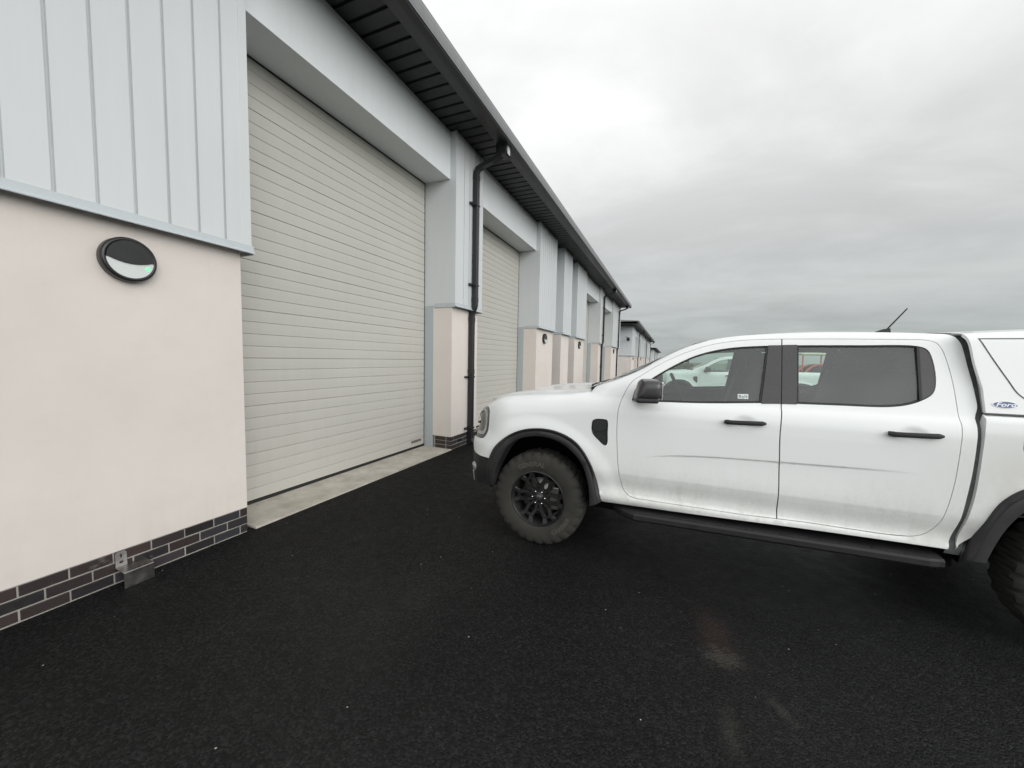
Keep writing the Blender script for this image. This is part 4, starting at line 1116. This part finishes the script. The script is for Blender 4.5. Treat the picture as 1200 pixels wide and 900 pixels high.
    # sill / floor / chassis
    b=MB(); b.box(.45,2.62,-.86,.86,.40,.53); b.box(-.62,.45,-.52,.52,.36,1.12); b.box(2.6,4.40,-.55,.55,.45,.62); b.box(-.5,4.4,-.50,-.38,.35,.50); b.box(-.5,4.4,.38,.50,.35,.50)
    b.build('underbody',M['dark'],T)
    b=MB(); b.bbox(1.55,2.66,-.62,-.10,.27,.46,.04); b.build('fuel_tank',M['dark'],T)
    b=MB(); b.bbox(.55,1.5,-.22,.25,.28,.46,.04); b.bbox(.2,.56,-.45,.45,.24,.38,.03); b.build('gearbox',M['dark'],T)
    b=MB(); b.bbox(1.5,2.6,.15,.62,.30,.46,.04); b.build('exhaust_silencer',M['dark'],T)
    b=MB(); b.tube([(0,-.70,.41),(0,.70,.41)],.045,10); b.tube([(ZR,-.70,.41),(ZR,.70,.41)],.055,10); b.lathe([(.0001,-.14),(.12,-.10),(.15,0),(.12,.10),(.0001,.14)],16,'x',(ZR,0,.41)); b.build('axle',M['dark'],T)
    b=MB(); b.tube([(2.40,-.62,.40),(2.62,-.66,.36),(2.66,-.70,.34)],.035,10); b.build('exhaust_pipe',M['disc'],T)
    # mud flap
    for mir in (1,-1):
        b=MB(); b.box(3.80,3.815,.70,.90,.27,.52); k=b.build('mud_flap',M['blackp'],T); k.scale=(1,-mir,1)
    # ---- mirror
    for mir in (1,-1):
        bm=bmesh.new(); bmesh.ops.create_cube(bm,size=1)
        bmesh.ops.subdivide_edges(bm,edges=bm.edges[:],cuts=3,use_grid_fill=True)
        for v in bm.verts:
            c=v.co*2; l=(abs(c.x)**4.5+abs(c.y)**4.5+abs(c.z)**4.5)**(1/4.5); c=c/l
            x=c.x*.085; y=c.y*.115; z=c.z*.080
            x+= .015*(c.z)*-1*0
            if c.x<0: x*=1.0-.18*abs(c.y)
            z*=1-.12*(c.y*-1)*1.0 if c.y<0 else 1
            v.co=(x*(1-.10*c.z)+.012*c.z,y,z)
        bmesh.ops.subdivide_edges(bm,edges=bm.edges[:],cuts=1,use_grid_fill=True,smooth=.5)
        b=MB(); b.bm(bm,True); mo=b.build('mirror',M['gloss'],T)
        mo.location=(.862,-1.045*mir,1.394); mo.rotation_euler=(0,0,math.radians(12)*mir)
        if mir==-1: mo.scale=(1,-1,1)
        b=MB(); b.bbox(-.09,.060,-.112,.104,-.086,-.052,.012); b.build('mirror_lower_cover',M['blackp'],mo)
        b=MB(); b.bbox(.076,.087,-.095,.095,-.062,.062,.004); b.build('mirror_glass',M['chrome'],mo)
        b=MB(); b.prism([(.745,1.302),(.765,1.385),(.80,1.40),(.90,1.345),(.93,1.302)],0,.035,'y'); 
        b.prism([(.78,1.315),(.80,1.37),(.86,1.36),(.89,1.315)],.0,.12,'y')
        k=b.build('mirror_mount',M['blackp'],T); k.location=(0,-(.888)*mir,0); k.scale=(1,-mir,1)
    # ---- aerial
    b=MB(); b.prism([(-.055,-.03),(-.05,-.012),(.0,.010),(.030,.014),(.036,-.03)],-.014,.014,'y'); ab=b.build('aerial_base',M['blackp'],T); ab.location=(2.585,-.0,1.868)
    b=MB(); b.tube([(.018,0,.008),(.113,0,.145)],[.005,.004],8); b.build('aerial_mast',M['blackp'],ab)
    ab.location=(2.335,-.55,1.842)
    # ---- interior
    def seat(x,q,w,name='seat'):
        b=MB(); b.bbox(x-.25,x+.25,q-w,q+w,.78,.98,.05); se=b.build(name,M['seat'],T)
        bm=bmesh.new(); bmesh.ops.create_cube(bm,size=1); 
        for v in bm.verts: v.co=Vector((v.co.x*.20,v.co.y*2*w,v.co.z*.66))
        bmesh.ops.bevel(bm,geom=bm.edges[:],offset=.05,segments=3,affect='EDGES'); bmesh.ops.rotate(bm,verts=bm.verts[:],cent=(0,0,0),matrix=Matrix.Rotation(math.radians(16),3,'Y'))
        b=MB(); b.bm(bm,True); bk=b.build('backrest',M['seat'],se); bk.location=(x+.32,q,1.26)
        hs=[q] if w<.4 else [q-.42,q+.42]
        for hq in hs:
            bm=bmesh.new(); bmesh.ops.create_cube(bm,size=1)
            for v in bm.verts: v.co=Vector((v.co.x*.14,v.co.y*.29,v.co.z*.20))
            bmesh.ops.bevel(bm,geom=bm.edges[:],offset=.04,segments=3,affect='EDGES')
            b=MB(); b.bm(bm,True); b.tube([(0,-.05,-.16),(0,-.05,-.05)],.007,6); b.tube([(0,.05,-.16),(0,.05,-.05)],.007,6); h=b.build('headrest',M['seat'],se); h.location=(x+.43,hq,1.625)
    seat(1.33,-.37,.25); seat(1.33,.37,.25); seat(2.08,0,.64,'rear_bench')
    b=MB(); b.prism([(.42,.60),(.42,1.24),(.55,1.30),(.80,1.285),(.93,1.22),(.90,1.0),(.80,.60)],-.80,.80,'y'); b.bbox(.72,.80,-.10,.16,1.22,1.40,.01); b.build('dashboard',M['cabin'],T)
    bm=bmesh.new()
    b=MB(); R_=.19; b.tube([(0,R_*math.cos(2*PI*i/28),R_*math.sin(2*PI*i/28)) for i in range(29)],.016,8,caps=False)
    b.bbox(-.03,.02,-.07,.07,-.06,.05,.015); b.box(-.01,.01,-.18,.18,-.015,.015); b.box(-.01,.01,-.015,.015,-.18,0)
    b.tube([(0,0,0),(-.16,0,.02)],.03,8)
    sw=b.build('steering_wheel',M['cabin'],T); sw.location=(1.10,.38,1.30); sw.rotation_euler=(0,math.radians(-26),0)
    b=MB(); b.box(.45,2.59,-.84,.84,.535,.60); b.build('cabin_floor',M['cabin'],T)
    b=MB(); b.box(1.30,2.57,-.60,.60,1.745,1.752); b.build('headlining',M['head'],T)
    b=MB(); b.bbox(1.13,1.16,-.13,.13,1.60,1.66,.01); b.tube([(1.15,0,1.66),(1.16,0,1.735)],.01,6); b.build('rear_view_mirror',M['cabin'],T)
    # ---- wheels
    def wheel(x,sg):
        W=bpy.data.objects.new('wheel',None); COL.objects.link(W); W.parent=T; W.empty_display_size=.1
        # tyre axis along local y, outer face towards -y
        nseg=168
        prof=[(.232,-.095),(.240,-.112),(.250,-.118),(.266,-.124),(.300,-.132),(.335,-.132),(.360,-.126),(.372,-.120),(.385,-.112),(.397,-.096),(.401,-.070),(.402,-.030),(.402,.030),(.401,.070),(.397,.096),(.385,.112),(.365,.124),(.33,.130),(.28,.124),(.240,.112),(.232,.09)]
        def jag(i,j,r):
            ph=i%6
            if j in(6,7,8,9): return r+(.003 if ph<4 else -.010)
            if j in(10,11): return r+(.002 if (i+2)%4<3 else -.008)
            if j in(12,13): return r+(.002 if (i)%4<3 else -.008)
            if j in(14,15): return r+(.004 if (i+3)%6<3 else -.006)
            return r
        b=MB(); b.lathe(prof,nseg,'y',jag=jag); ty=b.build('tyre',M['tyre'],W,autosm=28)
        def arc(txt,size,ac,rad,flip=False):
            tv,tf=text_geo(txt,size,.0008,0,.0012)
            V=[]
            for v in tv:
                a=ac-(v.x/rad)*(1 if not flip else -1); r=rad+(v.y if not flip else -v.y)
                V.append((r*math.cos(a),-.1332-(v.z+.0008)*.6+ (abs(r-.318)*.02),r*math.sin(a)))
            return V,tf
        b=MB()
        for (txt,size,ac,fl) in (('GENERAL',.058,math.radians(100),False),('GRABBER',.050,math.radians(-42),True)):
            V,F_=arc(txt,size,ac,.305,fl); b=MB(); b.add(V,F_); b.build('sidewall_lettering',M['tread'],ty)
        b=MB(); b.lathe([(.234,-.100),(.242,-.113),(.234,-.116),(.224,-.102),(.214,-.06),(.204,.0),(.204,.08),(.22,.10)],72,'y'); rm=b.build('rim',M['rim'],W,autosm=40)
        # six pairs of splayed spokes, joined at the rim ends
        b=MB()
        def beam(p0,p1,w0,w1,y0,y1,th=.028):
            p0=Vector((p0[0],p0[1]));p1=Vector((p1[0],p1[1])); d=(p1-p0).normalized(); nn=Vector((-d.y,d.x))
            V=[]
            for p,w,y in ((p0,w0,y0),(p1,w1,y1)):
                for k,dy in ((-1,.012),(-.62,0),(.62,0),(1,.012)): q=p+nn*w*k; V.append((q.x,y+dy,q.y))
                for k in (1,-1): q=p+nn*w*k; V.append((q.x,y+th,q.y))
            m=6; F=[(j,(j+1)%m,m+(j+1)%m,m+j) for j in range(m)]+[tuple(range(m)),tuple(range(m,2*m))[::-1]]
            b.add(V,F)
        pol=lambda r,a:(r*math.cos(a),r*math.sin(a))
        for k in range(6):
            a=math.radians(90+60*k)
            for sgn_ in (-1,1):
                beam(pol(.050,a+sgn_*.28),pol(.118,a+sgn_*.20),.019,.016,-.072,-.078)
                beam(pol(.116,a+sgn_*.20),pol(.182,a+sgn_*.36),.016,.019,-.078,-.088)
                beam(pol(.180,a+sgn_*.36),pol(.226,a+sgn_*.30),.019,.026,-.088,-.100)
            beam(pol(.112,a-.20),pol(.112,a+.20),.009,.009,-.077,-.077)
            beam(pol(.184,a+.36),pol(.184,a+PI/3-.36),.015,.015,-.087,-.087)
        b.lathe([(.0001,-.070),(.034,-.070),(.036,-.064),(.052,-.066),(.078,-.062),(.082,-.050),(.080,-.02)],36,'y')
        b.build('spokes',M['rim'],rm)
        b=MB(); b.lathe([(.0001,-.082),(.026,-.081),(.031,-.074),(.031,-.060)],28,'y'); b.build('centre_cap',M['gloss'],rm)
        for k in range(6):
            a=math.radians(60*k+60); b=MB(); b.lathe([(.0001,-.080),(.0055,-.079),(.0085,-.072),(.0085,-.060)],8,'y',(.057*math.cos(a),0,.057*math.sin(a))); b.build('wheel_nut',M['chrome'],rm)
        b=MB(); b.lathe([(.0001,-.030),(.165,-.030),(.168,-.020),(.165,-.010),(.0001,-.01)],48,'y'); b.bbox(.085,.175,-.045,.015,-.10,.10,.01); b.build('brake_disc',M['disc'],rm)
        b=MB(); b.lathe([(.0001,.02),(.195,.02),(.195,.03)],40,'y'); b.build('barrel_back',M['rimd'],rm)
        b=MB(); b.tube([(-.075,-.100,.190),(-.070,-.118,.180)],.005,8); b.build('valve',M['chrome'],rm)
        W.location=(x,-.800*sg,.402)
        if sg==-1: W.rotation_euler=(0,0,PI)
        return W
    wheel(0,1); wheel(0,-1); wheel(ZR,1); wheel(ZR,-1)
    return T
truck=build_truck()
# ------------------------------------------------------------------ what stands beyond the truck
def copy_plain(o,parent=None,skip=()):
    c=o.copy(); COL.objects.link(c)
    if parent is not None: c.parent=parent
    for ch in o.children:
        if ch.name.split('.')[0] in skip: continue
        copy_plain(ch,c,skip)
    return c
t2=copy_plain(truck,None,('canopy','tyre_lettering','side_step'))
t2.location=(.25,14.6,0); t2['label']='second white pickup with an open bed, seen through the front window of the near pickup'
def car_silver():
    """saloon car far across the yard, built as a lofted shell"""
    T=thing('saloon_car','silver saloon car across the yard, seen through the rear window of the near truck','car',(9.0,24.,0))
    up=[(-2.2,.62),(-2.15,.72),(-1.6,.86),(-1.0,.95),(-.35,1.32),(.1,1.44),(.7,1.43),(1.25,1.20),(1.55,1.02),(2.1,.98),(2.25,.80),(2.25,.45)]
    b=MB(); V=[];F=[]
    lo=[(-2.2,.28),(2.25,.28)]
    n=len(up)
    ws=[.70,.78,.84,.86,.66,.62,.62,.68,.84,.82,.78,.76]
    for sg in (-1,1):
        for (x,z),w in zip(up,ws): V.append((x,sg*w,z))
        for (x,z) in up: V.append((x,sg*.86 if abs(x)<2 else sg*.76,min(z,.80)))
        for (x,z) in up: V.append((x,sg*.82 if abs(x)<2 else sg*.72,.28))
    m=3*n
    for i in range(n-1):
        F.append((i,i+1,m+i+1,m+i))
        for s0,r in ((0,1),(m,-1)):
            for k in (0,n): F.append(((s0+k+i),(s0+k+i+1),(s0+k+n+i+1),(s0+k+n+i))[::r])
    b.add(V,F,False); M_=mat('silver_car_paint',(.50,.52,.52),.3,metal=.3,coat=.8,var=(3,.05)); b.build('body',M_,T,autosm=35)
    b=MB()
    for sg in (-1,1):
        g=[(-.86,.97),(-.30,1.26),(.10,1.37),(.66,1.36),(1.12,1.16),(1.2,1.0)]
        b.prism(g,sg*.70,sg*.845,'y') if False else b.add([(x,sg*(.872-.42*(z-.9)),z) for x,z in g],[tuple(range(6))])
    b.build('side_window',M['glassdk'],T)
    for x in (-1.35,1.4):
        for sg in (-1,1):
            w=MB(); w.lathe([(.0001,-.09),(.20,-.10),(.22,-.11),(.31,-.10),(.33,-.05),(.33,.10)],28,'y',(x,sg*-.0,.33)); k=w.build('wheel',M['tyre'],T); k.location=(0,-.76*1 if sg==1 else .76,0); k.scale=(1,sg,1)
    return T
car=car_silver()
# red compact tractor with a cream cab roof
def tractor():
    T=thing('tractor','small orange red tractor with a pale cab roof standing far across the yard','tractor',(7.2,27.2,0))
    red=mat('orange_red_tractor_paint',(.52,.075,.035),.4,var=(4,.15)); cream=mat('cream_cab_paint',(.62,.60,.45),.5,var=(4,.1))
    b=MB(); b.bbox(-1.6,-.2,-.34,.34,.75,1.30,.08); b.build('bonnet',red,T)
    b=MB(); b.bbox(-1.7,-1.58,-.30,.30,.80,1.22,.03); b.build('grille',M['blackp'],T)
    b=MB(); b.box(-1.5,1.0,-.22,.22,.50,.76); b.build('chassis',M['dark'],T)
    for sg in (-1,1):
        b=MB(); b.lathe([(.80,-.2),(.84,-.2),(.84,.2),(.80,.2)],24,'y',(.72,sg*.72,.80),False,0,.2,PI*.95); b.build('mudguard',red,T)
        b=MB(); b.lathe([(.0001,-.1),(.38,-.12),(.40,-.18),(.72,-.2),(.76,-.1),(.76,.1),(.72,.2),(.40,.18),(.0001,.1)],36,'y',(.72,sg*.75,.76)); w=b.build('rear_wheel',M['tyre'],T)
        b=MB(); b.lathe([(.0001,-.19),(.30,-.185),(.37,-.14)],24,'y',(.72,sg*.75,.76)); b.lathe([(.0001,.19),(.30,.185),(.37,.14)],24,'y',(.72,sg*.75,.76)); b.build('wheel_disc',cream,w)
        b=MB(); b.lathe([(.0001,-.08),(.22,-.1),(.40,-.12),(.42,.0),(.40,.12),(.22,.1),(.0001,.08)],28,'y',(-1.2,sg*.62,.42)); b.build('front_wheel',M['tyre'],T)
    b=MB(); 
    for x,q in ((-.15,-.5),(-.15,.5),(1.0,-.5),(1.0,.5)): b.box(x-.03,x+.03,q-.03,q+.03,1.2,2.15)
    b.build('cab_frame',red,T)
    b=MB(); b.bbox(-.25,1.12,-.60,.60,2.15,2.26,.04); b.build('cab_roof',cream,T)
    b=MB(); b.bbox(.35,.85,-.25,.25,1.0,1.1,.03); b.bbox(.78,.88,-.25,.25,1.1,1.5,.03); b.build('seat',M['seat'],T)
    return T
tractor()
# hedge and small trees closing the yard
def foliage(name,label,cat,x0,x1,y,w,h,n,seed,group=None,trunks=False):
    rnd=random.Random(seed); T=thing(name,label,cat,((x0+x1)/2,y,gz(y)),group)
    L=x1-x0; V=[];F=[]
    for i in range(n):
        t=rnd.uniform(-.5,.5); hh=h*(.75+.25*math.sin(t*L*.7+seed)+.10*math.sin(t*L*2.3))
        z=hh*rnd.random()**.7; r=w*.5*(1-.5*(z/hh)**2)*(.7+.3*rnd.random()); a=rnd.uniform(0,2*PI)
        c=Vector((t*L+rnd.gauss(0,.1),r*math.sin(a),z)); s_=rnd.uniform(.05,.13)
        u=Vector((rnd.gauss(0,1),rnd.gauss(0,1),rnd.gauss(0,1))).normalized(); v=u.cross(Vector((rnd.gauss(0,1),rnd.gauss(0,1),rnd.gauss(0,1)))).normalized()
        k=len(V); V+=[(c-u*s_)[:],(c+v*s_*.5)[:],(c+u*s_)[:],(c-v*s_*.5)[:]]; F.append((k,k+1,k+2,k+3))
    b=MB(); b.add(V,F); b.build('foliage',M['hedge'],T)
    b=MB()
    for k in range(max(1,int(L/1.2))):
        x=-L/2+1.2*k+.5; b.tube([(x,0,0),(x+.08,.05,h*.45),(x-.1,0,h*.8)],[.05,.035,.015],6)
    b.build('trunk',M['bark'],T); return T
foliage('hedge','low straggly dark green hedge along the far edge of the yard, behind the second pickup','hedge',-2.5,9.5,43.,1.8,1.9,7000,3)
foliage('hedge','taller olive green hedge behind the orange red tractor','hedge',10.,30.,46.,2.2,2.6,9000,5)
# ------------------------------------------------------------------ sky
w=bpy.data.worlds.new('World'); SC.world=w; w.use_nodes=True; t=NT(w); bg=t.N['Background']
tc=t.n('ShaderNodeTexCoord').outputs['Generated']
SUN_EL=math.radians(19); SUN_AZ=math.radians(116)     # high veiled sun behind the camera's right shoulder
sky=t.n('ShaderNodeTexSky',sky_type='NISHITA'); sky.sun_disc=False; sky.sun_elevation=SUN_EL; sky.sun_rotation=SUN_AZ; sky.air_density=1.; sky.dust_density=3.; sky.ozone_density=1.
s=t.sep(tc); zz=t.math('MAXIMUM',s[2],0.); zz=t.math('MINIMUM',zz,.74)
den=t.math('ADD',zz,.16)
pv=t.comb(t.math('DIVIDE',s[0],den),t.math('DIVIDE',s[1],den),0.)
c1=t.noise(t.map(pv,(1.,1.5,1),(3.1,1.7,0)),.75,6,.55,.5); c2=t.noise(t.map(pv,(1,1,1),(7.3,2.2,0)),2.1,5,.6,.3)
cl=t.math('ADD',t.math('MULTIPLY',c1,.72),t.math('MULTIPLY',c2,.28))
cl=t.rng(cl,.34,.66,-1.,1.,True)
lum=t.math('ADD',SKY0,t.math('MULTIPLY',t.math('POWER',zz,.85),SKY1))
lum=t.math('MULTIPLY',lum,t.rng(s[2],.74,1.,1.,.72,True)); lum=t.math('ADD',lum,t.math('MULTIPLY',t.math('MULTIPLY',t.rng(s[2],.2,.6,0,1,True),t.rng(s[0],.45,-.1,0,1,True)),.13))
# thinner cloud towards the veiled sun
sd=(math.sin(SUN_AZ)*math.cos(SUN_EL),math.cos(SUN_AZ)*math.cos(SUN_EL),math.sin(SUN_EL))
dt=t.math('ADD',t.math('ADD',t.math('MULTIPLY',s[0],sd[0]),t.math('MULTIPLY',s[1],sd[1])),t.math('MULTIPLY',s[2],sd[2]))
lum=t.math('ADD',lum,t.math('MULTIPLY',t.rng(dt,.25,1.,0,1,True),SKYS))
lum=t.math('ADD',lum,t.math('MULTIPLY',t.math('MULTIPLY',t.rng(s[1],.15,-.8,0,1,True),t.rng(s[2],.25,.65,1,.15,True)),SKYB))
lum=t.math('MULTIPLY',lum,t.math('ADD',1.,t.math('MULTIPLY',cl,.115)))
tint=t.mix(t.rng(zz,.0,.38,0,1,True),c4(.925,1.0,.985),c4(1.0,1.0,1.0))
colr=t.mix(1.,tint,t.comb(lum,lum,lum),'MULTIPLY')
skys=t.mix(1.,sky.outputs[0],c4(.07,.07,.07),'MULTIPLY')
fin=t.mix(.94,skys,colr)
fin=t.mix(1.,fin,c4(10,10,10),'MULTIPLY')
t.L.new(fin,bg.inputs[0]); bg.inputs[1].default_value=.1
BGN=bg
sun=bpy.data.lights.new('sun','SUN'); sun.energy=SUNE; sun.angle=math.radians(40); sun.color=(1,.985,.96)
so=bpy.data.objects.new('sun',sun); COL.objects.link(so); so.rotation_euler=Vector(sd).to_track_quat('Z','Y').to_euler()
# ------------------------------------------------------------------ camera
R=[[0.92158296,0.044358,-0.3856387],[0.38766998,-0.05419043,0.92020399],[0.01992048,-0.99754487,-0.06713724]]
cam=bpy.data.cameras.new('camera'); cam.sensor_width=36; cam.lens=441.504*36/1200; cam.clip_start=.05; cam.clip_end=6000
co=bpy.data.objects.new('camera',cam); COL.objects.link(co)
m=Matrix(((R[0][0],-R[0][1],-R[0][2],0),(R[1][0],-R[1][1],-R[1][2],0),(R[2][0],-R[2][1],-R[2][2],1.6),(0,0,0,1))); co.matrix_world=m
SC.camera=co
vs=SC.view_settings; vs.view_transform='Standard'; vs.look='None'; vs.exposure=EXPO; vs.gamma=1; vs.use_curve_mapping=False
SC.cycles.max_bounces=8; SC.cycles.transparent_max_bounces=16; SC.cycles.caustics_reflective=False; SC.cycles.caustics_refractive=False
SC.cycles.sample_clamp_indirect=6
